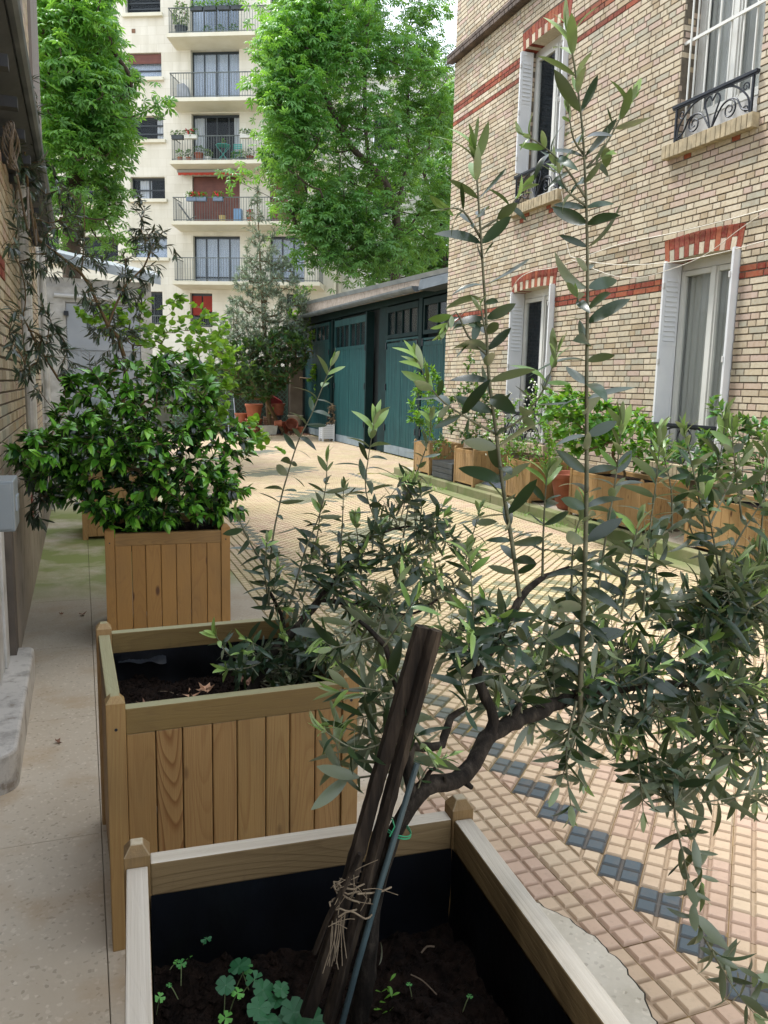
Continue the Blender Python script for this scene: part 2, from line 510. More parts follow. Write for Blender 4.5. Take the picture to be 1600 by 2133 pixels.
props(g.build('ground', GROUND), kind='structure')

# walkway: cast slabs with thin joints
wk = M()
ys = [-1.5, -.45, .58, 1.62, 2.66, 3.68, 4.71, 5.75, 6.78, 7.8, 8.85, 9.9, 10.95, 12.0]
for a, b in zip(ys[:-1], ys[1:]):
    for x0, x1 in ((-.6, .018), (.018, 1.085)):
        wk.box(x0+.0012, x1-.0012, a+.0012, b-.0012, -.028, 0, random.random())
o = wk.build('walkway', WALK, bevel=.0015); props(o, kind='structure')

# courtyard tiles: real ribs; s = one tile, laid at 45 degrees between straight borders
def tilemat():
    m = Mat('courtyard_tile'); a = m.attr(); v = m.coord((1, 1, 1), 'World'); p = ypos(m)
    cream = m.ramp(a, [(0, '#c5ae94'), (.12, '#c0a58f'), (.24, '#c8b398'), (.36, '#bfa490'), (.48, '#c6af94'), (.6, '#c1a98f'), (.7, '#4c575d'), (.8, '#5a6568'), (.9, '#525d63'), (1, '#646d6c')], 'CONSTANT')
    far = m.ramp(m.math('DIVIDE', p[1], 20.0), [(.12, 0.0), (.24, .8), (.5, .75), (1, .5)])
    moss = m.ramp(m.noise(v, .9, 5, .6), [(.34, 0.0), (.6, .8)])
    c = m.mix(m.math('MULTIPLY', moss, far), cream, m.mix(.6, cream, '#a5a062'))
    c = m.mix(m.math('MULTIPLY', m.math('SUBTRACT', m.noise(v, 9, 5, .7), .5, True), 1.1, True), c, '#8f7a66')
    c = m.mix(m.math('MULTIPLY', m.math('SUBTRACT', m.noise(v, 45, 3, .7), .55, True), .9, True), c, '#6f6358')
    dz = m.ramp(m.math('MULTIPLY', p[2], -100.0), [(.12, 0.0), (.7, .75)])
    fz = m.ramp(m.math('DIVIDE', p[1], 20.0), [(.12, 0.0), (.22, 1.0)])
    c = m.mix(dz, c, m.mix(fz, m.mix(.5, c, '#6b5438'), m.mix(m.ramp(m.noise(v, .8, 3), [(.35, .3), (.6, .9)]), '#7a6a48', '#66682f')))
    c = m.mix(m.math('MULTIPLY', fz, .16), c, '#857d62')
    m.color(c); m.set(.6, 0, .35); m.bump(m.noise(v, 80, 3), .0015, .4); return m.m
def jointmat():
    m = Mat('tile_joint'); v = m.coord((1, 1, 1), 'World'); p = ypos(m)
    f = m.math('MULTIPLY', m.ramp(m.math('DIVIDE', p[1], 20.0), [(.1, 0.0), (.22, 1.0)]), m.ramp(m.noise(v, 1.3, 4), [(.3, .4), (.6, 1.0)]))
    c = m.mix(f, m.ramp(m.noise(v, 20, 3), [(.3, '#9a8159'), (.7, '#7a6647')]), m.ramp(m.noise(v, 6, 4), [(.3, '#7f7a33'), (.7, '#666f30')]))
    m.color(c); m.set(.95, 0, .1); return m.m
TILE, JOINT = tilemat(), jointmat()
HS = .091; S = HS*math.sqrt(2)
tl = M()
def clip_x(poly, x, sign):
    out = []
    for i in range(len(poly)):
        a, b = poly[i], poly[(i+1) % len(poly)]
        ia, ib = (a[0]-x)*sign >= 0, (b[0]-x)*sign >= 0
        if ia: out.append(a)
        if ia != ib:
            t = (x-a[0])/(b[0]-a[0]); out.append((x, a[1]+t*(b[1]-a[1])))
    return out
DZ = [0.0, 0, 0]
def tile_jit(x, y): DZ[0] = random.gauss(0, .0007); DZ[1] = random.gauss(0, .006); DZ[2] = random.gauss(0, .006); DZ.append(0); del DZ[3:]; DZ.extend((x, y))
def jz(x, y): return DZ[0]+(x-DZ[3])*DZ[1]+(y-DZ[4])*DZ[2]
def flat_poly(poly, z, v):
    if len(poly) > 2: tl.add([(x, y, z+jz(x, y)) for x, y in poly], [tuple(range(len(poly)))], v)
def pad_poly(poly, v):
    if len(poly) < 3: return
    c = np.mean(poly, 0); P = np.array(poly); n = len(P)
    r = np.linalg.norm(P-c, axis=1).mean(); k = 1-.006/r*1.3
    q = c+(P-c)*k
    V = [(x, y, -.0085+jz(x, y)) for x, y in P]+[(x, y, jz(x, y)) for x, y in q]
    tl.add(V, [tuple(range(n, 2*n))]+[(i, (i+1) % n, n+(i+1) % n, n+i) for i in range(n)], v)
def sq(cx, cy, h, ang):
    c, s_ = math.cos(ang), math.sin(ang)
    return [(cx+x*c-y*s_, cy+x*s_+y*c) for x, y in ((-h, -h), (h, -h), (h, h), (-h, h))]
def in_hole(x, y):          # a broken corner by the nearest planter is filled with mortar
    return x < 1.29-.9*(y-1.66)**2-.012*math.sin(y*37) and 1.02 < y < 1.93
motifs = [(2.95, 4.75), (2.95, 7.9), (3.05, 10.6), (3.2, 13.6), (3.3, 17.2)]
def is_dark(i, j, x, y):
    if i in (0, 30) and y < 13.2: return True
    for mx, my in motifs:
        ii, jj = round((mx-1.565)/HS), round((my-1.757)/HS)
        if (ii+jj) % 2: ii += 1
        a, b = ((i-ii)+(j-jj))//2, ((i-ii)-(j-jj))//2
        if abs(a) <= 4 and abs(b) <= 3 and (a % 2 == 0 or (abs(b) <= 1 and my > 6)): return True
        if abs(a) <= 7 and abs(b) <= 1 and (a % 2 == 0 or my > 6): return True
    return False
X1, X2 = 1.565-HS, 1.565+31*HS
for j in range(-22, 245):
    y = 1.757+HS*j
    wide = y > 13.05
    for i in range(-1 if not wide else -38, 32 if not wide else 54):
        if (i+j) % 2: continue
        x = 1.565+HS*i
        if wide and x > 6.38: continue
        v = random.uniform(.72, .99) if is_dark(i, j, x, y) else random.uniform(0, .69)
        tile_jit(x, y); full = sq(x, y, S/2-.0015, PI/4); pads = [sq(x+dx, y+dy, S/4-.0040, PI/4) for dx, dy in ((HS/2, 0), (-HS/2, 0), (0, HS/2), (0, -HS/2))]
        if not wide:
            if i == -1: full = clip_x(full, X1+.002, 1); pads = [clip_x(q, X1+.006, 1) for q in pads]
            if i == 31: full = clip_x(full, X2-.002, -1); pads = [clip_x(q, X2-.006, -1) for q in pads]
        flat_poly(full, -.0088, v)
        for q in pads: pad_poly(q, v)
for side in (0, 1):
    for c in range(3):
        for r in range(int(14.4/S)+9):
            x = (X1-S*(c+.5)) if side == 0 else (X2+S*(c+.5)); y = -1.2+S*(r+.5)+random.uniform(-.001, .001)
            if y > 13.0: continue
            v = random.uniform(0, .69)
            tile_jit(x, y); flat_poly(sq(x, y, S/2-.0015, 0), -.0088, v)
            for dx in (-1, 1):
                for dy in (-1, 1): pad_poly(sq(x+dx*S/4, y+dy*S/4, S/4-.0040, 0), v)
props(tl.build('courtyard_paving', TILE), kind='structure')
jb = M(); jb.box(1.089, 4.79, -1.5, 13.05, -.026, -.0105); jb.box(-2.2, 6.42, 13.05, 24.6, -.026, -.0105)
props(jb.build('paving_bed', JOINT), kind='structure')
mp_ = M()
def patch_edge(grow): return [(1.092, 1.22)]+[(1.10+grow+.19*max(0, math.sin(PI*(yy-1.22)/.74))**.6+.004*math.sin(yy*61)+.003*math.sin(yy*143), yy) for yy in np.linspace(1.22, 1.96, 44)]+[(1.092, 1.96)]
pts = patch_edge(0); mp_.add([(x, y, .0045) for x, y in pts], [tuple(range(len(pts)))])
cr = M(); pts = patch_edge(.005); cr.add([(x, y, .003) for x, y in pts], [tuple(range(len(pts)))])
props(cr.build('ground_crack', plain('dark_crack', '#2a251f', None, .95)), kind='structure')
props(mp_.build('ground_patch', concrete('mortar_patch', '#b8b09f', '#d0c9ba', None, None, True, 6)), kind='structure')

def moss_kerb(m, v, c):
    return m.mix(m.ramp(m.noise(v, 2.3, 5, .65), [(.32, .25), (.6, .9)]), c, '#626c40')
KERB = concrete('kerb_concrete', '#7d745f', '#94896f', None, moss_kerb, False, 3)
PAVE = concrete('pavement_concrete', '#8f877a', '#a39a8b', None, lambda m, v, c: m.mix(m.ramp(m.noise(v, 1.7, 5), [(.45, 0.0), (.7, .6)]), c, '#77784e'), True, 2)
k_ = M()
for i in range(15):
    y0 = -1.5+i*.985
    if y0 > 12.8: break
    k_.box(5.0, 5.135, y0+.003, min(y0+.982, 12.86), -.03, .12)
props(k_.build('kerb', KERB, bevel=.012), kind='structure')
k_ = M(); k_.box(4.79, 4.998, -1.5, 13.05, -.029, .006); props(k_.build('kerb_gutter', KERB), kind='structure')
k_ = M(); k_.box(5.137, 5.9, -1.5, 12.86, -.029, .115); props(k_.build('pavement', PAVE), kind='structure')

# ------------------------------------------------------------------ brick walls
HC = .0646
def bricks(m, fr, u0, u1, w0, w1, blocked, col, z0=2.575, hc=HC, seed=1, d=0.0, Ls=.222, Lh=.108):
    """Flemish-like courses of single bricks; blocked(z) -> list of (ua, ub) without bricks"""
    g = random.Random(seed); k0 = math.floor((w0-z0)/hc+.5); k1 = math.floor((w1-z0)/hc+.5)
    O, U, Nn = fr; B = []
    for k in range(k0, k1):
        za, zb = z0+k*hc+.0048, z0+(k+1)*hc-.0048
        blk = blocked((za+zb)/2) if blocked else []
        u = u0-(.17 if k % 2 else 0)-g.uniform(0, .03)
        par = k % 2
        while u < u1:
            L = Ls if g.random() < .52 else Lh
            a, b = u, u+L-.0095; u += L
            a, b = max(a, u0), min(b, u1)
            segs = [(a, b)]
            for ba, bb in blk:
                ns = []
                for s0, s1 in segs:
                    if bb <= s0 or ba >= s1: ns.append((s0, s1)); continue
                    if s0 < ba: ns.append((s0, ba))
                    if s1 > bb: ns.append((bb, s1))
                segs = ns
            for s0, s1 in segs:
                if s1-s0 < .015: continue
                B.append((s0, s1, za, zb, d+g.uniform(-.0015, .0015), col((s0+s1)/2, (za+zb)/2, g)))
    if not B: return
    B = np.array(B); n = len(B)
    cs = np.array([(0, 0, 0), (1, 0, 0), (1, 1, 0), (0, 1, 0), (0, 0, 1), (1, 0, 1), (1, 1, 1), (0, 1, 1)])
    uu = np.where(cs[:, 0] > 0, B[:, 1, None], B[:, 0, None]); ww = np.where(cs[:, 1] > 0, B[:, 3, None], B[:, 2, None])
    ch = .003
    uu = uu+np.where(cs[:, 2] == 0, np.where(cs[:, 0] > 0, -ch, ch), 0); ww = ww+np.where(cs[:, 2] == 0, np.where(cs[:, 1] > 0, -ch, ch), 0)
    dd = B[:, 4, None]-cs[:, 2]*.012
    V = O+uu[..., None]*U+dd[..., None]*Nn; V[..., 2] = V[..., 2]+ww
    F = np.array([(0, 1, 2, 3), (0, 4, 5, 1), (1, 5, 6, 2), (2, 6, 7, 3), (3, 7, 4, 0)])
    F = (F[None]+(np.arange(n)*8)[:, None, None]).reshape(-1, 4)
    m.add(V.reshape(-1, 3), F, np.repeat(B[:, 5], 5))

def cells(m, fr, U0, U1, W0, W1, ops, d, rev, v=.5):
    """flat wall sheet with openings cut out and reveals 'rev' deep"""
    us = sorted({U0, U1, *[q for o in ops for q in o[:2]]}); ws = sorted({W0, W1, *[q for o in ops for q in o[2:4]]})
    O, U, Nn = fr
    P = lambda u, w, dd: O+U*u+Nn*dd+np.array([0, 0, w])
    for a, b in zip(us[:-1], us[1:]):
        for c, e in zip(ws[:-1], ws[1:]):
            if a < U0-1e-6 or b > U1+1e-6 or c < W0-1e-6 or e > W1+1e-6: continue
            mu, mw = (a+b)/2, (c+e)/2
            if any(o[0] < mu < o[1] and o[2] < mw < o[3] for o in ops): continue
            m.quad(P(a, c, d), P(b, c, d), P(b, e, d), P(a, e, d), v)
    for a, b, c, e in [o[:4] for o in ops]:
        for q in (((a, c), (b, c)), ((b, c), (b, e)), ((b, e), (a, e)), ((a, e), (a, c))):
            m.quad(P(*q[0], d), P(*q[1], d), P(*q[1], d-rev), P(*q[0], d-rev), v)

Z3 = np.array([0, 0, 1.0])
FR_R = (np.array([5.9, 0, 0]), np.array([0, 1.0, 0]), np.array([-1.0, 0, 0]))     # right building, u = Y
bld = thing('brick_building', 'buff brick residential building with red brick bands and white shuttered windows', 'building', (5.9, 6, 0))
W1 = (9.47, 10.63, .75, 2.884); W2 = (6.25, 7.32, .75, 2.884); W3 = (9.46, 10.62, 4.05, 6.14); W4 = (6.22, 7.31, 4.05, 6.14)
W5 = (3.2, 4.3, .75, 2.884); W6 = (3.2, 4.3, 4.05, 6.14)
WINS = [W1, W2, W3, W4, W5, W6]
def arch_top(w, u): uc = (w[0]+w[1])/2; h = (w[1]-w[0])/2; return w[3]+.205+.035*(1-((u-uc)/h)**2)
def blocked_R(z):
    out = []
    for w in WINS:
        if w[2]-.14 < z <= w[2]: out.append((w[0]-.05, w[1]+.11))
        if w[2] < z < w[3]: out.append((w[0], w[1]))
        if w[3] <= z < w[3]+.215: t = (z-w[3])/.22; out.append((w[0]-.035*t-.005, w[1]+.035*t+.005))
    if 6.715 < z < 6.86: out.append((-9, 99))
    return out
def col_R(u, z, g):
    k = math.floor((z-2.575)/HC+1e-6)
    if k in (0, 1) or k in (52, 53) or k == 49: return g.uniform(.72, 1)
    for w in (W3, W4):
        for c in (w[0]+.25, w[1]-.2):
            t = (w[2]-.14-z)/HC
            if 0 < t < 1 and abs(u-c) < .09: return .9
            if 1 < t < 2 and abs(u-c) < .045: return .8
    return g.uniform(0, .69)
wl_ = M(); bricks(wl_, FR_R, -1.4, 12.87, .2, 9.4, blocked_R, col_R, seed=3)
FR_E = (np.array([5.9, 12.87, 0]), np.array([1.0, 0, 0]), np.array([0, 1.0, 0]))
bricks(wl_, FR_E, 0, 4, .2, 9.4, None, col_R, seed=5)
# reveals in brick
for w, sd_ in ((W1, 1), (W2, 1), (W3, 1), (W4, 1)):
    fr = (np.array([5.9, w[1], 0]), np.array([1.0, 0, 0]), np.array([0, -1.0, 0]))
    bricks(wl_, fr, .006, .22, w[2], w[3], None, lambda u, z, g: g.uniform(.3, .69), seed=9)
    fr = (np.array([5.9, w[0], 0]), np.array([1.0, 0, 0]), np.array([0, 1.0, 0]))
    bricks(wl_, fr, .006, .22, w[2], w[3], None, lambda u, z, g: g.uniform(.3, .69), seed=10)
wl_.build('wall', BRICK, bld, world=True)
mo = M(); cells(mo, FR_R, -1.4, 12.862, .0, 9.4, [w[:4] for w in WINS], -.0075, .3)
mo.quad((5.9075, 12.862, 0), (9.9, 12.862, 0), (9.9, 12.862, 9.4), (5.9075, 12.862, 9.4))
mo.quad((5.9075, -1.4, 0), (9.9, -1.4, 0), (9.9, -1.4, 9.4), (5.9075, -1.4, 9.4)); mo.quad((5.9, -1.4, 9.41), (9.9, -1.4, 9.41), (9.9, 12.87, 9.41), (5.9, 12.87, 9.41))
mo.quad((9.9, -1.4, 0), (9.9, 12.862, 0), (9.9, 12.862, 9.4), (9.9, -1.4, 9.4))
mo.build('mortar', MORTAR, bld, world=True)
pl = M(); pl.fbox(FR_R, -1.4, 12.88, 0.0, .6, -.004, .03)
for w in (W1, W2, W5): pl.fbox(FR_R, w[0]-.06, w[1]+.1, .6, w[2]-.1, -.004, .045)
pl.build('plinth', concrete('render_plinth', '#8c8172', '#a0937f', '#6f6656', None, False, 2.5), bld, world=True)
# cornice: projecting dark-stained brick courses
co = M(); bricks(co, FR_R, -1.4, 12.97, 6.72, 6.855, None, lambda u, z, g: g.uniform(.3, .69), z0=6.722, d=.11, seed=8, hc=.066)
co.fbox(FR_R, -1.4, 12.96, 6.722, 6.852, -.005, .1, .5)
co.build('cornice', plain('sooty_brick', '#6a5b50', '#3d3430', .9, 4), bld, world=True)
# arches of upright bricks, alternately all red and red over cream
def arch(w, seed):
    m = M(); g = random.Random(seed); n = 15; uc = (w[0]+w[1])/2
    O, U, Nn = FR_R
    P = lambda u, z, d: np.array([5.9-d, u, z])
    hw = (w[1]-w[0])/2
    for i in range(n):
        a0, a1 = -1+2*i/n, -1+2*(i+1)/n
        zb = lambda a: w[3]+.03*(1-a*a)-.03
        zt = lambda a: w[3]+.205+.03*(1-a*a)
        def seg(f0, f1, v):
            q = []
            for a, ed in ((a0, .004), (a1, -.004)):
                for f in (f0, f1):
                    z = zb(a)*(1-f)+zt(a)*f; u = uc+a*(hw+.036*f)+ed; q.append((u, z))
            (ua, za), (ub, zb_), (uc_, zc), (ud, zd) = q
            V = [P(ua, za+.003, .004), P(uc_, zc+.003, .004), P(ud, zd-.003, .004), P(ub, zb_-.003, .004), P(ua, za+.003, -.22), P(uc_, zc+.003, -.22), P(ud, zd-.003, -.02), P(ub, zb_-.003, -.02)]
            m.add(V, [(0, 1, 2, 3), (0, 4, 5, 1), (1, 5, 6, 2), (2, 6, 7, 3), (3, 7, 4, 0)], v)
        if i % 2 == 0: seg(0, 1, g.uniform(.72, 1))
        else: seg(0, .5, g.uniform(.2, .45)); seg(.5, 1, g.uniform(.72, 1))
    m.fbox(FR_R, w[0]-.02, w[1]+.02, w[3]-.004, w[3]+.19, -.2, -.004, .66)
    return m.build('arch', BRICK, bld, world=True)
for i, w in enumerate(WINS): arch(w, i)
# sills: bricks on edge
SILL = plain('sill_brick', '#8b8068', '#b5a586', .9, 12, bump=.003)
for w in WINS:
    m = M(); u = w[0]-.05
    while u < w[1]+.1:
        m.fbox(FR_R, u+.003, u+.062, w[2]-.135, w[2]-.002+random.uniform(-.003, .003), -.12, .085+random.uniform(-.004, .004)); u += .0655
    m.build('sill', SILL, bld, world=True, bevel=.004)

def scroll(m, c, r0, turns, a0, sgn, d, r=.0075, grow=1.0):
    """flat iron spiral in the plane of the right wall (u = Y)"""
    t = np.linspace(0, 1, int(26*turns)); a = a0+sgn*2*PI*turns*t; R = r0*(1-.8*t)
    tube(m, np.stack([np.full(len(t), 5.9-d), c[0]+R*np.cos(a), c[1]+R*np.sin(a)], -1), np.linspace(r, r*.7, len(t)), n=6)
def balconet(w, zt, zb, d=.03):
    m = M(); u0, u1 = w[0]-.0, w[1]+.0; X = 5.9-d
    L = lambda P, r=.008: tube(m, smooth_path([(X, a, b) for a, b in P], n=7), r, n=6)
    m.fbox(FR_R, u0-.02, u1+.02, zt-.02, zt+.006, d-.022, d+.022); m.fbox(FR_R, u0-.02, u1+.02, zt-.035, zt-.022, d-.012, d+.012)
    for u in (u0+.03, u1-.03): m.box(X-.01, X+.01, u-.01, u+.01, zb-.0, zt-.03)
    uc, h, H = (u0+u1)/2, (u1-u0)/2-.05, zt-zb
    for s in (-1, 1):
        L([(uc+s*h, zb+.05*H), (uc+s*h*.92, zb+.45*H), (uc+s*h*.55, zb+.85*H), (uc+s*h*.1, zb+.93*H)], .010)
        L([(uc+s*.01, zb+.0), (uc+s*.05, zb+.35*H), (uc+s*.10, zb+.7*H), (uc+s*.05, zb+.86*H), (uc+s*.0, zb+.72*H)], .009)
        L([(uc+s*.02, zb+.05*H), (uc+s*h*.3, zb+.5*H), (uc+s*h*.62, zb+.52*H), (uc+s*h*.8, zb+.2*H), (uc+s*h*.97, zb+.1*H)], .009)
        scroll(m, (uc+s*h*.48, zb+.30*H), .20*H+.015, 1.6, PI*.5, -s, d, .0085)
        scroll(m, (uc+s*h*.86, zb+.70*H), .12*H, 1.3, PI*1.2, s, d)
        scroll(m, (uc+s*h*.9, zb+.14*H), .10*H, 1.3, 0, -s, d)
    return m.build('balcony_rail', IRON, bld, world=True)
balconet(W1, 1.17, .76); balconet(W2, 1.17, .76); balconet(W3, 4.46, 4.06); balconet(W4, 4.42, 4.06); balconet(W5, 1.17, .76)

def french_window(w, cur, d=-.2, par=None, zb=None):
    """white two-leaf window: frame + panes + curtain behind, room behind that"""
    u0, u1, z0, z1 = w[:4]; z0 = zb or z0
    m = M(); fb = lambda a, b, c, e, d0, d1: m.fbox(FR_R, a, b, c, e, d0, d1)
    fb(u0, u0+.045, z0, z1, d-.05, d); fb(u1-.045, u1, z0, z1, d-.05, d); fb(u0+.045, u1-.045, z1-.10, z1, d-.05, d-.002); fb(u0+.045, u1-.045, z0, z0+.05, d-.05, d-.002)
    uc = (u0+u1)/2
    for a, b in ((u0+.05, uc-.002), (uc+.002, u1-.05)):
        fb(a, a+.055, z0+.055, z1-.105, d-.04, d+.012); fb(b-.055, b, z0+.055, z1-.105, d-.04, d+.012)
        fb(a+.057, b-.057, z1-.16, z1-.105, d-.04, d+.01); fb(a+.057, b-.057, z0+.055, z0+.13, d-.04, d+.01)
    fb(uc-.03, uc+.03, z0+.055, z1-.105, d+.013, d+.024)
    o = m.build('window', PVC, bld, world=True, bevel=.003)
    p = M()
    for a, b in ((u0+.1, uc-.05), (uc+.05, u1-.1)): p.fbox(FR_R, a, b, z0+.125, z1-.155, d-.022, d-.016)
    p.build('pane', GLASS, o, world=True)
    if cur:
        c = M(); n = 60
        uu = np.linspace(u0+.06, u1-.06, n); dd = d-.07+.012*np.sin(uu*70)+.006*np.sin(uu*31+1)
        for i in range(n-1):
            c.quad((5.9-dd[i], uu[i], z0+.06), (5.9-dd[i+1], uu[i+1], z0+.06), (5.9-dd[i+1], uu[i+1], z1-.1), (5.9-dd[i], uu[i], z1-.1))
        c.build('curtain', cur, o, smooth=True, world=True)
    r = M(); r.quad((6.75, u0-.5, z0-.2), (6.75, u1+.5, z0-.2), (6.75, u1+.5, z1+.2), (6.75, u0-.5, z1+.2)); r.build('room', DARKROOM, o, world=True)
french_window(W1, None); french_window(W2, CURTAIN_G); french_window(W3, None); french_window(W4, CURTAIN_G, zb=4.25); french_window(W5, CURTAIN_G); french_window(W6, CURTAIN_G)
m = M(); m.fbox(FR_R, W4[0], W4[1], 4.06, 4.25, -.2, -.1); m.build('window_apron', WHITE_OLD, bld, world=True)

def shutter(w, zb, zt, du=.036, louv=(.6, .95), far=True, depth=(.02, -.185)):
    """folded white shutter lying against the reveal, faces along the wall; blind slats in its upper part"""
    m = M(); u1 = w[1]-.006 if far else w[0]+.006+du; u0 = u1-du; x0, x1 = 5.9-depth[0], 5.9-depth[1]
    H = zt-zb; la, lb = zb+louv[0]*H, zb+louv[1]*H
    m.box(x0, x1, u0+.006, u1, zb, zt)
    e = .028
    fu = (u0, u0+.008) if far else (u1, u1+.006)
    m.box(x0, x0+e, fu[0], fu[1], zb, zt); m.box(x1-e, x1, fu[0], fu[1], zb, zt)
    for za, zb2 in ((zb, zb+.05), (zt-.05, zt), (la-.04, la)): m.box(x0+e, x1-e, fu[0]+.001, fu[1]-.001, za, zb2)
    z = la+.01
    while z < lb-.05:
        a = u0-.006 if far else u1+.006
        m.add([(x0+e, fu[1], z+.04), (x1-e, fu[1], z+.04), (x1-e, a, z), (x0+e, a, z), (x0+e, fu[1], z-.004), (x1-e, fu[1], z-.004)], [(0, 1, 2, 3), (3, 2, 5, 4)]); z += .052
    m.box(x0-.012, x0, u0+.004, u1-.004, zb+.01, zt-.01)
    o = m.build('shutter', WHITE, bld, world=True)
    for k in (.12, .5, .88):
        h = M(); h.box(x0-.02, x0+.006, u0-.008 if far else u1-.012, u0+.016 if far else u1+.012, zb+k*H-.03, zb+k*H+.03)
        h.build('hinge', WHITE_OLD, o, world=True, bevel=.004)
for w in (W1, W2, W5):
    shutter(w, .78, 2.875); shutter(w, .78, 2.875, far=False, depth=(.06, -.15))
shutter(W3, 4.5, 6.1, far=True, depth=(.04, -.14)); shutter(W3, 4.2, 6.1, far=False, depth=(.06, -.15)); shutter(W6, 4.2, 6.1); 
# white bars over the upper right window
m = M()
for u in (6.36, 6.52, 6.68, 6.84, 7.0, 7.16): m.fbox(FR_R, u-.007, u+.007, 4.3, 6.15, -.06, -.046)
m.fbox(FR_R, 6.22, 7.33, 5.02, 5.05, -.045, -.028); m.fbox(FR_R, 7.2, 7.214, 4.1, 6.15, -.03, -.016)
m.build('window_bar', PVC, bld, world=True)
m = M()      # cellar openings
m.fbox(FR_R, 6.9, 7.25, .2, .48, .028, .034); m.build('cellar_vent', IRON, bld, world=True)

def cable(label, pts, r=.006, group=None):
    m = M(); tube(m, smooth_path(pts, n=8), r, n=6)
    o = m.build('cable', CORD); return props(o, label, 'cable', group)
def RW(px, py, off=.03): return PXX(px, py, 5.9-off)
cable('long pale cable clipped along the brick above the two lower windows', [RW(*q) for q in ((1062, 612), (1080, 582), (1110, 565), (1160, 556), (1230, 530), (1300, 507), (1400, 486), (1500, 462), (1600, 435))])
cable('white cable sagging across the brick above the lower right window', [RW(*q, .06) for q in ((1190, 535), (1230, 545), (1300, 552), (1400, 546), (1500, 527), (1600, 500))], .005)
cable('thin loose cable slanting down across the red arch', [RW(*q, .09) for q in ((1600, 437), (1540, 478), (1470, 530), (1400, 560), (1330, 578), (1270, 572), (1190, 540))], .0035)
cable('short cable hanging from the sill of the upper left window', [RW(*q, .04) for q in ((1170, 398), (1174, 430), (1172, 470), (1180, 505), (1188, 535))], .004)

# ------------------------------------------------------------------ left brick building
XL = -.40
FR_L = (np.array([XL, 0, 0]), np.array([0, 1.0, 0]), np.array([1.0, 0, 0]))
lb = thing('brick_house', 'buff brick house along the left walkway under a dark projecting eave', 'building', (-.4, 5, 0))
m = M(); bricks(m, FR_L, 3.72, 9.7, .88, 2.95, None, lambda u, z, g: g.uniform(.72, 1) if 2.05 < z < 2.18 and u < 5.4 else g.uniform(0, .69), seed=21)
bricks(m, FR_L, 6.7, 12.4, 2.95, 8.0, None, lambda u, z, g: g.uniform(0, .69), seed=22)
m.build('wall', BRICK_L, lb, world=True)
m = M(); m.box(-3.4, XL-.008, 3.7, 12.4, 0, 8.0); m.box(-3.4, XL-.1, -1.5, 3.7, 2.75, 4.0); m.box(-3.4, XL-.3, -1.5, 3.7, 0, 2.75); m.build('mortar', MORTAR_D, lb, world=True)
m = M(); m.box(XL-.02, -.357, 4.32, 9.7, 0, .875); m.build('plinth', concrete('old_render', '#8e8375', '#a2978a', '#6d6458', None, False, 2.0), lb, world=True)
m = M(); m.box(XL-.3, XL+.008, 9.7, 12.4, 0, 2.95); m.build('render_panel', WHITE_OLD, lb, world=True)
# door jamb and painted door beside the step
m = M(); m.box(XL-.05, -.335, 4.18, 4.32, .15, .93); m.build('door_jamb', plain('dark_stone', '#4c4640', '#645b52', .9, 6, bump=.004), lb, world=True)
m = M(); m.box(XL-.06, -.372, 3.72, 4.17, .152, 2.2); m.box(-.374, -.360, 3.98, 4.12, .153, .9)
m.build('door', WHITE_OLD, lb, world=True, bevel=.004)
# eave
m = M(); m.add([(XL, 3.2, 2.83), (XL, 9.0, 2.83), (-.23, 9.0, 2.93), (-.23, 3.2, 2.93), (XL, 3.2, 3.02), (XL, 9.0, 3.02), (-.23, 9.0, 3.0), (-.23, 3.2, 3.0)], [(0, 1, 2, 3), (4, 5, 6, 7), (0, 3, 7, 4), (1, 2, 6, 5), (2, 3, 7, 6)])
for y in np.arange(3.4, 9, .55): m.box(XL, -.24, y, y+.07, 2.78, 2.83)
m.build('eave', plain('dark_eave_wood', '#24272b', '#383b40', .7, 6), lb, world=True)
m = M(); tube(m, [(-.21, 3.2, 2.97), (-.21, 9.05, 2.97)], .035, n=10); m.box(-.24, -.2, 3.2, 9.05, 3.0, 3.012); m.build('gutter', plain('old_zinc', '#4b5056', '#6c7176', .5, 4, .5), lb, world=True)
# weathered vertical boards on the upper wall
OLDW = woodmat('grey_board', '#8d8580', '#7f7772', '#9a928c', '#5d5550', 1.0, .8, knots=False)
for y0, y1 in ((6.75, 8.4), (10.1, 12.3)):
    m = M(); m.box(XL-.002, XL+.03, y0, y1, 3.03, 8.0, .3); m.build('board', OLDW, lb, world=True)
# rain pipes
for y, r, zt in ((6.45, .035, 2.85), (9.85, .03, 2.9)):
    m = M(); tube(m, [(-.345, y, .4 if y < 7 else 0.02), (-.345, y, zt)], r, n=10)
    for z in (1.0, 1.9, 2.6): m.box(-.39, -.31, y-.045, y+.045, z, z+.03)
    m.build('rain_pipe', WHITE_OLD, lb, world=True, smooth=False)
m = M(); m.box(XL+.004, -.352, 6.9, 7.5, .878, 2.5); m.build('board', WHITE_OLD, lb, world=True)
m = M(); m.box(XL, -.345, 9.95, 10.55, .3, 2.75)
for z in np.arange(1.9, 2.6, .05): m.box(-.345, -.335, 10.0, 10.5, z, z+.03)
m.build('shutter', WHITE_OLD, lb, world=True, bevel=.002)
m = M(); m.box(-.356, -.35, 6.2, 6.36, .42, .66); m.build('red_plate', plain('faded_red', '#6d2a22', '#7c3a30', .7), lb, world=True)

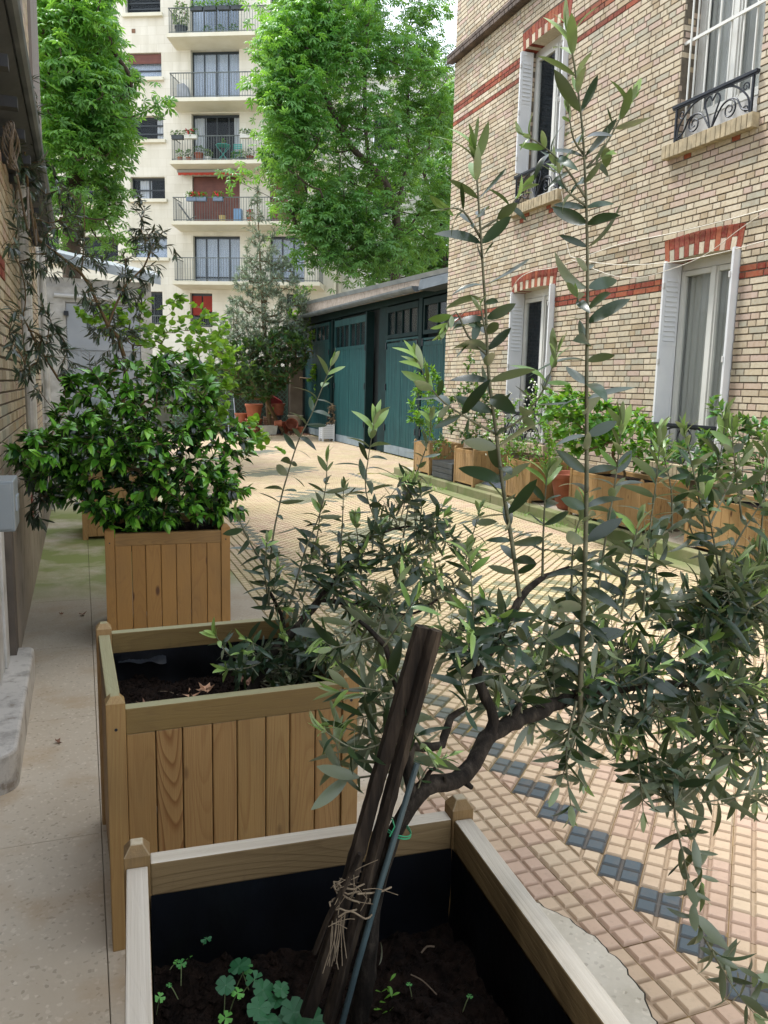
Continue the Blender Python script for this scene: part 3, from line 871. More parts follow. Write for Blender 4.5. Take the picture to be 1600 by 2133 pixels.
# stone doorstep
st = M()
def step_mesh(m, x0, x1, y0, y1, z0, z1, r=.09, n=7):
    P = [(x0, y0)]
    P += [(x1-r+r*math.sin(a), y0+r-r*math.cos(a)) for a in np.linspace(0, PI/2, n)]
    P += [(x1-r*.5+r*.5*math.cos(a), y1-r*.5+r*.5*math.sin(a)) for a in np.linspace(0, PI/2, n)]
    P += [(x0, y1)]
    k = len(P)
    V = [(x, y, z0) for x, y in P]+[(x, y, z1) for x, y in P]
    m.add(V, [tuple(range(k, 2*k))]+[(i, (i+1) % k, k+(i+1) % k, k+i) for i in range(k)])
def stone(m, v, c):
    c = m.mix(m.ramp(m.noise(v, 7, 6, .7), [(.48, 0.0), (.6, .7)]), c, '#8f8a84')
    return m.mix(m.ramp(m.noise(v, 14, 5, .7), [(.6, 0.0), (.68, .6)]), c, '#7a6a58')
step_mesh(st, -1.2, -.262, 3.02, 4.31, 0, .15)
o = st.build('doorstep', concrete('step_stone', '#bdb9b2', '#cbc7c0', None, stone, False, 4, .6), bevel=.012)
props(o, 'worn pale stone doorstep with rounded corners at the foot of the left wall', 'step')
# grey meter box on the wall
t = thing('meter_box', 'grey painted metal meter box fixed to the left brick wall', 'meter box', (-.33, 3.6, .88))
m = M(); m.box(XL, -.262, 3.5, 3.72, .885, 1.09); m.build('body', plain('grey_enamel', '#7e868a', '#8f979b', .4, 3), t, world=True, bevel=.006)
m = M(); m.box(XL+.02, -.272, 3.494, 3.5, .895, 1.08); m.build('door', plain('grey_enamel_lid', '#868e92', '#949ca0', .4, 3), t, world=True, bevel=.002)
m = M(); m.box(-.262, -.255, 3.56, 3.66, .96, 1.02); m.build('latch', ZINC, t, world=True)
# coil of old cable under the eave
m = M()
for k in range(7):
    a = np.linspace(0, 2*PI, 30); tube(m, np.stack([-.31+.012*np.sin(a*3+k)+.006*k, 4.75+.17*np.cos(a)*(1+.04*k), 2.66+.085*np.sin(a)*(1+.05*k)], -1), .0045, n=5)
tube(m, smooth_path([(-.25, 4.4, 2.45), (-.24, 5.0, 2.3), (-.25, 5.4, 2.6), (-.24, 5.9, 2.35), (-.25, 6.3, 2.62)], n=8), .006, n=5)
props(m.build('cable_coil', plain('old_cable', '#5d5348', '#74695c', .8, 20)), 'coil of old brown cable hung under the dark left eave', 'cable')
# ------------------------------------------------------------------ apartment building at the back
FA = 27.0
FU = np.array([math.cos(rad(FA)), -math.sin(rad(FA)), 0]); FN = np.array([-math.sin(rad(FA)), -math.cos(rad(FA)), 0])
FO = np.array([5.8026, 37.5544, 0.0])
FR_F = (FO, FU, FN)
def stonewall():
    m = Mat('facade_stone')
    tc = m.n.new('ShaderNodeNewGeometry')
    dp = m.n.new('ShaderNodeVectorMath'); dp.operation = 'DOT_PRODUCT'; dp.inputs[1].default_value = tuple(FU)
    m.l.new(tc.outputs['Position'], dp.inputs[0]); sx = m.n.new('ShaderNodeSeparateXYZ'); m.l.new(tc.outputs['Position'], sx.inputs[0])
    cb = m.n.new('ShaderNodeCombineXYZ'); m.l.new(dp.outputs['Value'], cb.inputs[0]); m.l.new(sx.outputs[2], cb.inputs[1])
    br = m.n.new('ShaderNodeTexBrick'); m.l.new(cb.outputs[0], br.inputs['Vector'])
    br.inputs['Scale'].default_value = 1.0; br.inputs['Brick Width'].default_value = .72; br.inputs['Row Height'].default_value = .36; br.inputs['Mortar Size'].default_value = .006
    br.inputs['Color1'].default_value = lin('#d3cebf'); br.inputs['Color2'].default_value = lin('#dfdbcf'); br.inputs['Mortar'].default_value = lin('#c6c0ae')
    v = m.coord((1, 1, .35), 'World')
    c = m.mix(m.ramp(m.noise(v, .9, 6, .6), [(.42, 0.0), (.7, .75)]), br.outputs[0], '#bcb7a6')
    c = m.mix(m.ramp(m.noise(v, .35, 4, .6), [(.4, 0.0), (.65, .5)]), c, '#ddd9cc')
    c = m.mix(m.ramp(m.noise(m.coord((1, 1, .08), 'World'), 3.5, 6, .65), [(.52, 0.0), (.8, .35)]), c, '#a9a594')
    m.color(c); m.set(.9, 0, .1); return m.m
STONE = stonewall()
SLAB = plain('balcony_slab', '#cfcab5', '#dad6c6', .85, 2)
SHUT_BR = None
def rollmat():
    m = Mat('brown_roller_shutter'); p = ypos(m)
    z = m.math('FRACT', m.math('MULTIPLY', p[2], 14.0))
    c = m.mix(m.ramp(z, [(0, .7), (.2, 0.0), (1, 0.0)]), m.ramp(m.noise(m.coord(kind='World'), 3, 4), [(.3, '#5d332a'), (.7, '#744437')]), '#3a1f1a')
    m.color(c); m.set(.6); return m.m
SHUT_BR = rollmat()
REDB = plain('red_blind', '#82281f', '#943327', .8, 4)
ap = thing('apartment_building', 'cream stone apartment building with railed balconies behind the courtyard', 'building', tuple(FO))
S_ = [(15.80, 18.0), (13.28, 15.56), (10.78, 12.99), (8.30, 10.42), (5.80, 7.89)]
opsA = [(-3.88, -2.31, 17.05, 18.0), (-3.90, -2.31, 14.48, 15.5), (-3.87, -2.27, 11.93, 12.93), (-3.84, -2.25, 9.44, 10.39), (-3.8, -2.2, 6.93, 7.88), (-3.43, -2.46, 4.01, 5.46)]
opsB = [(-1.0, 1.15, s+.08, t) for s, t in S_]
opsC = [(2.5, 4.05, s+.08, t) for s, t in S_]
opB5 = (-1.17, -.14, 3.93, 5.41); opC5 = (3.23, 3.81, 3.2, 5.42)
opsZ = [(-6.2, -4.5, z, z+1.1) for z in (16.8, 14.3, 11.8, 9.3, 6.75)]+[(-8.8, -7.3, z, z+1.1) for z in (16.8, 14.3, 11.8, 9.3, 6.75)]
allops = opsA+opsB+opsC+[opB5, opC5]+opsZ
m = M(); cells(m, FR_F, -14, 5.6, 0, 21.5, allops, 0, .28)
m.fbox(FR_F, -14, 5.6, 0, 21.6, -9, -8.9); m.fbox(FR_F, 5.5, 5.6, 0, 21.5, -8.9, 0); m.fbox(FR_F, -14, -13.9, 0, 21.5, -8.9, 0); m.fbox(FR_F, -14, 5.6, 21.5, 21.6, -8.9, .2)
m.build('wall', STONE, ap, world=True)
def fwin(op, n, glass, behind, hbars=(), frame=DARKFRAME, d=-.24, split=None):
    u0, u1, z0, z1 = op; m = M(); t = .055
    fb = lambda a, b, c, e: m.fbox(FR_F, a, b, c, e, d-.04, d)
    fb(u0, u0+t, z0, z1); fb(u1-t, u1, z0, z1); fb(u0+t, u1-t, z1-.1, z1); fb(u0+t, u1-t, z0, z0+t)
    for i in range(1, n): q = u0+(u1-u0)*i/n; fb(q-t*.5, q+t*.5, z0+t, z1-.1)
    for h in hbars: q = z0+(z1-z0)*h; m.fbox(FR_F, u0+t, u1-t, q-.03, q+.03, d-.03, d+.005)
    o = m.build('window', frame, ap, world=True)
    p = M(); p.fbox(FR_F, u0+.02, u1-.02, z0+.02, z1-.02, d-.03, d-.02); p.build('pane', glass, o, world=True)
    if behind:
        for (a, b, mat) in behind:
            c = M(); nn = 24; uu = np.linspace(u0+(u1-u0)*a, u0+(u1-u0)*b, nn); dd = d-.07+.02*np.sin(uu*38)
            for i in range(nn-1):
                A = FO+FU*uu[i]+FN*dd[i]; B = FO+FU*uu[i+1]+FN*dd[i+1]
                c.quad(A+Z3*(z0+.03), B+Z3*(z0+.03), B+Z3*(z1-.1), A+Z3*(z1-.1))
            c.build('curtain', mat, o, world=True, smooth=True)
    r = M(); r.fbox(FR_F, u0-.3, u1+.3, z0-.2, z1+.2, d-1.3, d-1.2); r.build('room', DARKROOM, o, world=True)
    return o
def roller(op, f=1.0, d=-.1, mat=None):
    u0, u1, z0, z1 = op; m = M(); m.fbox(FR_F, u0+.03, u1-.03, z1-(z1-z0)*f, z1-.03, d-.03, d); m.build('roller_shutter', mat or SHUT_BR, ap, world=True)
full = [(0.02, .98, CURTAIN)]
fwin(opsA[0], 1, GLASS, None, (.3, .55)); fwin(opsA[1], 1, GLASS_SKY, full, (.35,)); roller(opsA[1], .4)
fwin(opsA[2], 1, GLASS, [(.75, .98, CURTAIN)], (.3, .65)); fwin(opsA[3], 2, GLASS, [(.2, .55, CURTAIN)], (.45,)); fwin(opsA[4], 2, GLASS_SKY, full, (.5,)); fwin(opsA[5], 2, GLASS, None)
fwin(opsB[0], 4, GLASS_SKY, [(.0, .3, CURTAIN)]); fwin(opsB[1], 4, GLASS_SKY, [(.02, .5, CURTAIN), (.56, .98, CURTAIN)]); fwin(opsB[2], 4, GLASS, [(.02, .27, CURTAIN), (.85, .98, CURTAIN)])
fwin(opsB[3], 4, GLASS, None); roller(opsB[3], 1.0); fwin(opsB[4], 4, GLASS_SKY, full, (.12,))
fwin(opsC[0], 3, GLASS_SKY, None); fwin(opsC[1], 3, GLASS, None); roller(opsC[1], 1.0); fwin(opsC[2], 3, GLASS, full); fwin(opsC[3], 3, GLASS, None); roller(opsC[3], 1.0); fwin(opsC[4], 3, GLASS_SKY, full, (.12,))
fwin(opB5, 2, GLASS, None); fwin(opC5, 1, GLASS, None)
m = M(); u0, u1 = opB5[:2]; m.fbox(FR_F, u0+.06, (u0+u1)/2-.03, 4.45, 5.3, -.2, -.17); m.fbox(FR_F, (u0+u1)/2+.03, u1-.06, 4.62, 5.3, -.2, -.17)
for z in (4.5, 4.62): m.fbox(FR_F, u0+.06, (u0+u1)/2-.03, z, z+.02, -.17, -.16)
m.build('red_blind', REDB, ap, world=True)
for op in opsZ: fwin(op, 2, GLASS, None, (.5,))
for op in opsA[:5]+opsZ:
    m = M(); m.fbox(FR_F, op[0]-.1, op[1]+.12, op[2]-.14, op[2]-.002, -.2, .16); m.build('sill', SLAB, ap, world=True)
m = M(); m.fbox(FR_F, -3.61, -3.45, 16.3, 16.46, .0, .02)
m.build('vent', plain('terracotta_vent', '#8a6a52', '#6a4c3a', .8), ap, world=True)
m = M(); tube(m, [FO+FU*5.45+FN*.08+Z3*.0, FO+FU*5.45+FN*.08+Z3*21.4], .06, n=8); m.build('rain_pipe', SLAB, ap, world=True)
def railing(m, u0, u1, z0, z1, dout, step=.115, ends=True):
    m.fbox(FR_F, u0, u1, z1-.035, z1, dout-.04, dout); m.fbox(FR_F, u0+.01, u1-.01, z0+.05, z0+.075, dout-.03, dout-.01)
    for u in np.arange(u0+.03, u1, step): m.fbox(FR_F, u-.008, u+.008, z0+.02, z1-.036, dout-.028, dout-.012)
    if ends:
        for u in (u0, u1-.02):
            m.fbox(FR_F, u, u+.02, z1-.034, z1-.001, .0, dout-.041); m.fbox(FR_F, u, u+.02, z0+.05, z0+.075, .0, dout-.041)
            for q in np.arange(.06, dout-.08, step): m.fbox(FR_F, u+.003, u+.017, z0+.076, z1-.035, q-.008, q+.008)
for k, (s, t) in enumerate(S_):
    u0, u1 = -1.62+.02*k, 4.98
    P = lambda u, d, z: FO+FU*u+FN*d+Z3*z
    m = M(); V = [P(u, d, z) for u in (u0, u1) for d, z in ((0, s), (1.13, s), (1.13, s-.15), (0, s-.24))]
    m.add(V, [(0, 1, 2, 3), (4, 7, 6, 5), (0, 4, 5, 1), (1, 5, 6, 2), (2, 6, 7, 3)])
    o = m.build('balcony', SLAB, ap, world=True)
    r = M(); railing(r, u0+.06, u1-.06, s, s+1.0, 1.08); r.build('railing', GREYRAIL, o, world=True)
m = M(); railing(m, -1.15, -.16, 3.93, 4.33, .1, .1, False); m.build('railing', GREYRAIL, ap, world=True)
m = M(); railing(m, -3.4, -2.48, 4.0, 4.4, .1, .1, False); m.build('railing', GREYRAIL, ap, world=True)
m = M(); m.fbox(FR_F, -1.5, 1.55, 10.44, 10.56, .08, .5); m.build('awning_case', plain('awning_case', '#8d8d88', None, .5), ap, world=True)
m = M()
for i in range(24): u = -1.46+i*.125; m.fbox(FR_F, u, u+.122, 10.33+.02*(i % 2), 10.44, .46, .48)
m.build('awning', plain('red_awning', '#a83c2e', '#b84a38', .8), ap, world=True)
# the paler block beyond its right end
nb = thing('neighbour_block', 'pale plain rendered block half hidden behind the big chestnut tree', 'building', tuple(FO+FU*8))
m = M(); ops = [(u, u+1.1, z, z+1.5) for u in (6.9, 9.4) for z in (3.5, 6.2, 8.9, 11.6)]; cells(m, FR_F, 5.62, 11.5, 0, 14.5, ops, -.6, .2); m.fbox(FR_F, 5.62, 11.5, 14.5, 14.6, -8, -.4); m.fbox(FR_F, 11.4, 11.5, 0, 14.5, -8, -.6)
m.build('wall', plain('pale_render', '#d5d4cc', '#c6c5bd', .9, .5), nb, world=True)
for op in ops:
    m = M(); m.fbox(FR_F, op[0], op[1], op[2], op[3], -.8, -.77); m.build('window', GLASS, nb, world=True)
    m = M(); m.fbox(FR_F, op[0], op[1], op[2], op[3], -1.2, -1.1); m.build('room', DARKROOM, nb, world=True)

# balcony things
def FP(u, d, z): return FO+FU*u+FN*d+Z3*z
TERRA = plain('terracotta', '#b06a4c', '#97563c', .75, 7)
TERRA_D = plain('old_terracotta', '#9a5a44', '#7d4734', .85, 6)
PLASTIC_W = plain('white_plastic', '#cfcfc8', '#bdbdb4', .5, 5)
PLASTIC_D = plain('dark_plastic', '#2b3236', '#3a4145', .5, 5)
STEMM = plain('twig', '#5c4a34', '#6f5c40', .9, 12)
SOIL = plain('potting_soil', '#2a1f18', '#3b2c22', 1.0, 30, bump=.01)
LG = leafmat('bright_leaf', [(0, '#2f5a1e'), (.5, '#47802a'), (1, '#7ab03e')], '#6f9a4a', .45, .3)
LD = leafmat('dark_leaf', [(0, '#1f3a22'), (.6, '#2f5530'), (1, '#4b7d3a')], '#5a7a50', .4, .2)
LF = leafmat('mixed_leaf', [(0, '#4c5a4c'), (.5, '#5f7a52'), (.8, '#7f9468'), (1, '#a8b48c')], '#8a9a80', .5, .3)
T_LANCE = leaf_tpl(.2, .2, .2, 5); T_ROUND = leaf_tpl(.8, .12, .12, 5, 'round'); T_OVATE = leaf_tpl(.52, .2, .25, 6, 'ovate'); T_OBOV = leaf_tpl(.36, .15, .1, 5, 'obov'); T_TINY = leaf_tpl(.5, .1, .1, 2, 'ovate')
REDF = plain('red_petal', '#b01c24', '#c8323a', .7); WHF = plain('white_petal', '#dcdfd0', '#e6e8dc', .7); PINKF = plain('pink_petal', '#b98aa0', '#cba0b4', .7)
def ball_dirs(g, n, up=.3):
    d = unit(g.normal(0, 1, (n, 3))+np.array([0, 0, up])); return d
def tuft(par, c, r, h, n, L, mat, seed, tpl=None, name='leaves', v=(0, 1)):
    g = np.random.default_rng(seed); d = ball_dirs(g, n, .2); q = g.uniform(.3, 1, n)[:, None]**.5
    pos = np.asarray(c)+d*q*np.array([r, r, h]); m = M()
    inst(m, tpl or T_OVATE, pos, unit(d+g.normal(0, .5, (n, 3))), unit(np.array([0, 0, 1.0])+g.normal(0, .35, (n, 3))), g.uniform(.7, 1.2, n)*L, g.uniform(v[0], v[1], n))
    return m.build(name, mat, par, world=True)
def flower_heads(par, c, r, h, n, s, mat, seed, name='flowers'):
    g = np.random.default_rng(seed); d = ball_dirs(g, n, .3); m = M()
    pos = np.asarray(c)+d*g.uniform(.6, 1.05, n)[:, None]*np.array([r, r, h])
    for k in range(3): inst(m, T_ROUND, pos, ball_dirs(g, n, 0), d, s*g.uniform(.7, 1.1, n), g.uniform(0, 1, n))
    return m.build(name, mat, par, world=True)
def far_pot(label, u, d, z, r, h, potmat, lm, fl=None, seed=0, ht=.3, group='pots standing on the far balconies', n=90, L=.09):
    t = thing('potted_plant', label, 'potted plant', tuple(FP(u, d, z)), group=group)
    m = M(); lathe(m, [(0, 0), (r*.75, 0), (r*.9, h*.85), (r, h*.86), (r, h), (r*.85, h), (r*.85, h*.9), (0, h*.9)], FP(u, d, z), 12); m.build('pot', potmat, t, world=True)
    tuft(t, FP(u, d, z+h+ht*.5), r*1.2, ht*.6, n, L, lm, seed)
    if fl: flower_heads(t, FP(u, d, z+h+ht*.6), r*1.2, ht*.6, 14, .06, fl, seed+1)
    return t
def far_box(label, u, z, w, potmat, lm, fl, seed, d=1.15, group='flower boxes hooked on the far railings'):
    t = thing('flower_box', label, 'flower box', tuple(FP(u, d, z)), group=group)
    m = M(); m.fbox(FR_F, u-w/2, u+w/2, z, z+.17, d-.09, d+.09); m.build('box', potmat, t, world=True, bevel=.01)
    for k in range(3): tuft(t, FP(u-w/3+k*w/3, d, z+.24), w/4, .12, 45, .09, lm, seed+k)
    if fl: flower_heads(t, FP(u, d, z+.28), w*.45, .12, 16, .07, fl, seed+7)
    return t
z4, z3, z2, z1, z0_ = [s for s, t in S_][::-1]      # floors from the lowest balcony up
# top balcony in view
far_pot('tall grey-green shrub with pink flowers at the left end of the top balcony', -1.15, .7, z0_, .28, .4, PLASTIC_D, LF, PINKF, 1, .9, n=420, L=.11)
far_box('dark planter box of sprouting leaves on the top railing, first from the shrub', -.3, z0_+.8, .5, PLASTIC_D, LG, None, 10)
far_box('dark planter box on the top railing, second from the shrub', .28, z0_+.8, .5, PLASTIC_D, LG, None, 14)
far_box('dark planter box on the top railing, third from the shrub', .86, z0_+.8, .5, PLASTIC_D, LG, None, 18)
far_box('dark planter box on the top railing, farthest from the flowering shrub', 1.42, z0_+.8, .5, PLASTIC_D, LG, None, 22)
far_pot('bronze-leaved bush in a black tub beside the chestnut crown on the top balcony', 3.0, .75, z0_, .25, .4, PLASTIC_D, LF, None, 31, .7, n=260)
for i, u in enumerate((-.05, .5, 1.1)):
    far_pot(['low dark plant inside the top railing, behind its left bars', 'low dark plant inside the top railing, in the middle', 'low dark plant inside the top railing, by the crossed sticks'][i], u, .6, z0_, .14, .15, PLASTIC_D, LD, None, 40+i, .3)
# garden-like balcony
cols = [(-1.25, .13, .2, TERRA, LG, 'small orange pot with a leafy plant at the left corner of the garden balcony'), (-.85, .12, .2, TERRA, LD, 'orange pot second from the left corner of the garden balcony'), (-.4, .2, .36, TERRA_D, LD, 'large brown urn with a dark shrub on the garden balcony'), (.0, .15, .2, PLASTIC_W, LF, 'pale pot of thin stems left of the turquoise table'),
        (1.15, .1, .12, PLASTIC_W, LG, 'tiny white pot right of the turquoise table'), (1.5, .15, .16, PLASTIC_D, LG, 'low dark pot of spreading leaves right of the turquoise chair'), (1.85, .17, .22, TERRA_D, LD, 'squat brown pot with a dark shrub near the hanging creeper')]
for i, (u, r, h, pm, lm, lab) in enumerate(cols): far_pot(lab, u, .8, z2, r, h, pm, lm, None, 60+i, .28)
far_box('dark box of mixed plants on the garden balcony railing, nearest its left end', -1.2, z2+.82, .5, PLASTIC_D, LD, None, 71)
far_box('pale box with red geraniums on the garden balcony railing', -.62, z2+.84, .55, PLASTIC_W, LD, REDF, 75)
far_box('white box of white flowers on the garden balcony railing', 1.75, z2+.84, .45, PLASTIC_W, LD, WHF, 79)
TURQ = plain('turquoise_metal', '#3a9a90', '#4aaaa0', .5)
t = thing('bistro_table', 'folding turquoise bistro table on the garden balcony', 'table', tuple(FP(.62, .65, z2)))
m = M(); lathe(m, [(0, .7), (.32, .7), (.32, .72), (0, .72)], FP(.62, .65, z2), 16); m.build('tabletop', TURQ, t, world=True)
for a, b in (((.35, .5), (.89, .8)), ((.89, .5), (.35, .8))):
    m = M(); tube(m, [FP(a[0], a[1], z2+.01), FP(b[0], b[1], z2+.69)], .014, n=6); m.build('leg', TURQ, t, world=True)
    m = M(); tube(m, [FP(a[0], b[1], z2+.01), FP(b[0], a[1], z2+.69)], .014, n=6); m.build('leg', TURQ, t, world=True)
far_pot('little plant standing on the turquoise bistro table', .62, .65, z2+.725, .07, .09, TERRA, LG, None, 90, .16, n=40, L=.06)
t = thing('bistro_chair', 'turquoise slatted bistro chair right of the table', 'chair', tuple(FP(1.15, .5, z2)))
m = M()
for k in range(5): m.fbox(FR_F, .98, 1.34, z2+.44, z2+.455, .3+k*.075, .36+k*.075)
m.build('seat', TURQ, t, world=True)
m = M()
for k in range(3): m.fbox(FR_F, .98, 1.34, z2+.66+k*.075, z2+.71+k*.075, .27, .285)
m.build('backrest', TURQ, t, world=True)
for u in (.99, 1.32):
    for d in ((.28, .28), (.66, .3)):
        m = M(); tube(m, [FP(u, d[0], z2+.01), FP(u, d[1], z2+(.88 if d[0] < .5 else .44))], .013, n=6); m.build('leg', TURQ, t, world=True)
# balcony with the brown shutter
for i, (u, lab) in enumerate(((-.62, 'blue-grey box of red geraniums on the railing, leftmost before the brown shutter'), (-.18, 'blue-grey box of red geraniums on the railing, middle one before the brown shutter'), (.55, 'blue-grey box of red geraniums on the railing, rightmost before the brown shutter'))):
    far_box(lab, u, z3+.8, .42, plain('blue_grey_plastic%d' % i, '#5f7086', '#6d7e92', .5), LG, REDF, 100+i*9)
m = M(); m.fbox(FR_F, 1.15, 1.5, z3, z3+.55, .7, .95); props(m.build('storage_bin', plain('pale_blue_plastic', '#6a8fb4', '#7a9cbe', .5), bevel=.03), 'pale blue plastic bin on the balcony by the brown shutter', 'bin')
m = M(); lathe(m, [(0, 0), (.13, 0), (.16, .28), (.14, .28), (0, .25)], FP(.62, .8, z3), 12); props(m.build('flower_pot', plain('yellow_glaze', '#b9a266', None, .4)), 'empty yellowish pot on the balcony by the brown shutter', 'pot')
far_pot('red-leaved potted plant behind the slim silver tree top', 1.85, .8, z3, .15, .2, TERRA, LF, REDF, 120, .3)
t = thing('deck_chair', 'folded grey deck chair leaning at the left end of a balcony', 'chair', tuple(FP(-1.2, .6, z3)))
m = M(); tube(m, [FP(-1.45, .6, z3+.85), FP(-.85, .6, z3+.05)], .02, n=6); tube(m, [FP(-1.35, .4, z3+.02), FP(-.7, .4, z3+.35)], .02, n=6); m.build('frame', GREYRAIL, t, world=True)
m = M(); tube(m, [FP(-1.42, .5, z3+.8), FP(-.9, .5, z3+.12)], .035, n=6); m.build('seat', plain('grey_canvas', '#77777a', None, .9), t, world=True)
m = M(); m.add([FP(-1.5, .4, z1), FP(-.85, .6, z1), FP(-.95, .6, z1+.62), FP(-1.15, .5, z1+.8), FP(-1.5, .4, z1+.78), FP(-1.5, .1, z1), FP(-.85, .3, z1), FP(-.95, .3, z1+.6), FP(-1.15, .2, z1+.78), FP(-1.5, .1, z1+.76)], [(0, 1, 2, 3, 4), (9, 8, 7, 6, 5), (0, 5, 6, 1), (1, 6, 7, 2), (2, 7, 8, 3), (3, 8, 9, 4), (4, 9, 5, 0)])
props(m.build('furniture_cover', plain('grey_cover', '#8b9096', '#a0a5aa', .6, 3), bevel=.03), 'grey sheet over furniture in the left corner of the upper balcony', 'cover')

# ------------------------------------------------------------------ grey garage at the end of the left walkway
GREYP = plain('grey_door_paint', '#9ba3ae', '#aab1ba', .55, 2.5)
ga = thing('grey_garage', 'pale grey garage with a zinc edged roof at the end of the left walkway', 'garage', (.3, 12.4, 0))
FR_G = (np.array([0, 12.4, 0]), np.array([1.0, 0, 0]), np.array([0, -1.0, 0]))
m = M(); m.box(-1.6, 1.0, 12.42, 13.0, 0, 2.88); m.fbox(FR_G, -.42, -.16, 0, 2.75, -.02, .04); m.fbox(FR_G, .84, 1.0, 0, 2.75, -.02, .04); m.fbox(FR_G, -.16, .84, 2.55, 2.76, -.02, .03)
m.build('wall', WHITE_OLD, ga, world=True)
m = M(); m.fbox(FR_G, -.15, .83, 2.0, 2.53, -.01, .02); m.fbox(FR_G, -.15, .83, 1.9, 2.0, -.01, .035)
for i in range(16): m.fbox(FR_G, -.15+i*.0613, -.15+i*.0613+.058, .02, 1.895, -.01, .018)
m.build('door', GREYP, ga, world=True)
m = M(); V = []
for y, dz in ((12.2, 0), (13.2, .18)):
    V += [(-1.7, y, 3.42+dz), (1.12, y, 2.96+dz), (1.12, y, 2.84+dz), (-1.7, y, 3.28+dz)]
m.add(V, [(0, 1, 2, 3), (7, 6, 5, 4), (0, 4, 5, 1), (1, 5, 6, 2), (2, 6, 7, 3), (3, 7, 4, 0)]); m.build('roof', ZINC, ga, world=True)
m = M(); tube(m, [(-.3, 12.33, 2.63), (.95, 12.33, 2.61)], .028, n=8); m.build('pipe', WHITE, ga, world=True)
m = M(); m.fbox(FR_G, -.18, -.12, 2.36, 2.42, .03, .12); m.build('hook', IRON, ga, world=True)

# ------------------------------------------------------------------ row of green garages
GREEN = Mat('green_door_paint')
_v = GREEN.coord((1, 1, .12), 'World'); _n = GREEN.noise(_v, 12, 4)
_c = GREEN.ramp(_n, [(.25, '#103436'), (.5, '#164143'), (.8, '#1f4e4d')])
_g = ypos(GREEN)
GREEN.color(GREEN.mix(GREEN.ramp(GREEN.noise(GREEN.coord((1, 1, 1), 'World'), 2.2, 5, .7), [(.55, 0.0), (.75, .45)]), _c, '#2f5a5a')); GREEN.set(.6, 0, .25); GREEN = GREEN.m
GREEN_D = plain('dark_green_paint', '#0a2122', '#0f2b2c', .7, 4, spec=.2)
GREYB = plain('door_foot_paint', '#7e8a90', '#6a767c', .6, 5)
sh = thing('green_garage_row', 'row of dark green boarded garages with glazed transoms and a zinc edged roof', 'garage', (6.4, 18, 0))
FR_S = (np.array([6.4, 0, 0]), np.array([0, 1.0, 0]), np.array([-1.0, 0, 0]))
m = M(); m.box(6.2, 9.2, 12.92, 25.0, 3.42, 3.46); m.box(6.55, 9.2, 12.9, 25.6, 0, 3.3); m.build('wall', plain('shed_inside', '#12191b', '#1b2426', .9), sh, world=True)
for u0, u1, d in ((12.9, 13.05, 0), (15.12, 15.3, 0), (17.2, 17.75, -.06), (20.85, 20.98, -.1), (21.45, 21.62, -.06), (24.2, 25.5, -.04)):
    m = M(); m.fbox(FR_S, u0, u1, 0, 3.238, -.16, d); m.build('post', GREEN_D, sh, world=True, bevel=.004)
m = M(); m.fbox(FR_S, 12.9, 25.5, 3.24, 3.42, -.2, -.02); m.build('beam', GREEN_D, sh, world=True, bevel=.004)
def gdoor(u0, u1, z1, zg0, zg1, npan, d=0.0, foot=.2, nb=9, leafs=2):
    """boarded leaves with a glazed top; every leaf is its own part"""
    for i in range(leafs):
        a, b = u0+(u1-u0)*i/leafs+.006, u0+(u1-u0)*(i+1)/leafs-.006
        m = M(); nbl = nb
        for k in range(nbl):
            x0 = a+(b-a)*k/nbl; x1 = a+(b-a)*(k+1)/nbl
            m.fbox(FR_S, x0+.003, x1-.003, foot, zg0-.08 if zg0 else z1, d-.03, d-.012+random.uniform(-.002, .002), random.random())
        m.fbox(FR_S, a, b, foot, zg0-.08, d-.05, d-.02, .5)
        m.fbox(FR_S, a, b, zg0-.08, zg0, d-.05, d-.004); m.fbox(FR_S, a, b, zg1, z1, d-.05, d-.004)
        m.fbox(FR_S, a, a+.05, zg0, zg1, d-.05, d-.004); m.fbox(FR_S, b-.05, b, zg0, zg1, d-.05, d-.004)
        for k in range(1, npan): q = a+.05+(b-a-.1)*k/npan; m.fbox(FR_S, q-.012, q+.012, zg0, zg1, d-.045, d-.01)
        o = m.build('door', GREEN, sh, world=True)
        p = M(); p.fbox(FR_S, a+.05, b-.05, zg0, zg1, d-.035, d-.028); p.build('pane', GLASS, o, world=True)
        f = M(); f.fbox(FR_S, a, b, .015, foot-.002, d-.05, d-.008); f.build('foot_plate', GREYB, o, world=True)
        for z in (.5, 1.4, 2.3):
            h = M(); uu = a+.02 if i == 0 else b-.02; h.fbox(FR_S, uu-.02, uu+.02, z, z+.14, d-.01, d+.014); h.build('hinge', IRON, o, world=True)
gdoor(21.64, 24.2, 3.18, 2.72, 3.1, 3, -.02); gdoor(18.3, 20.8, 3.14, 2.45, 2.98, 3, .08, nb=8)
gdoor(15.32, 17.16, 2.5, 2.42, 2.46, 1, -.01, nb=10); gdoor(13.07, 15.1, 2.45, 2.38, 2.41, 1, -.01, nb=9)
for q in ((18.2, 18.28, .09), (20.82, 20.86, .07)):
    m = M(); m.fbox(FR_S, q[0], q[1], 0, 3.2, -.1, q[2]); m.build('post', GREEN_D, sh, world=True)
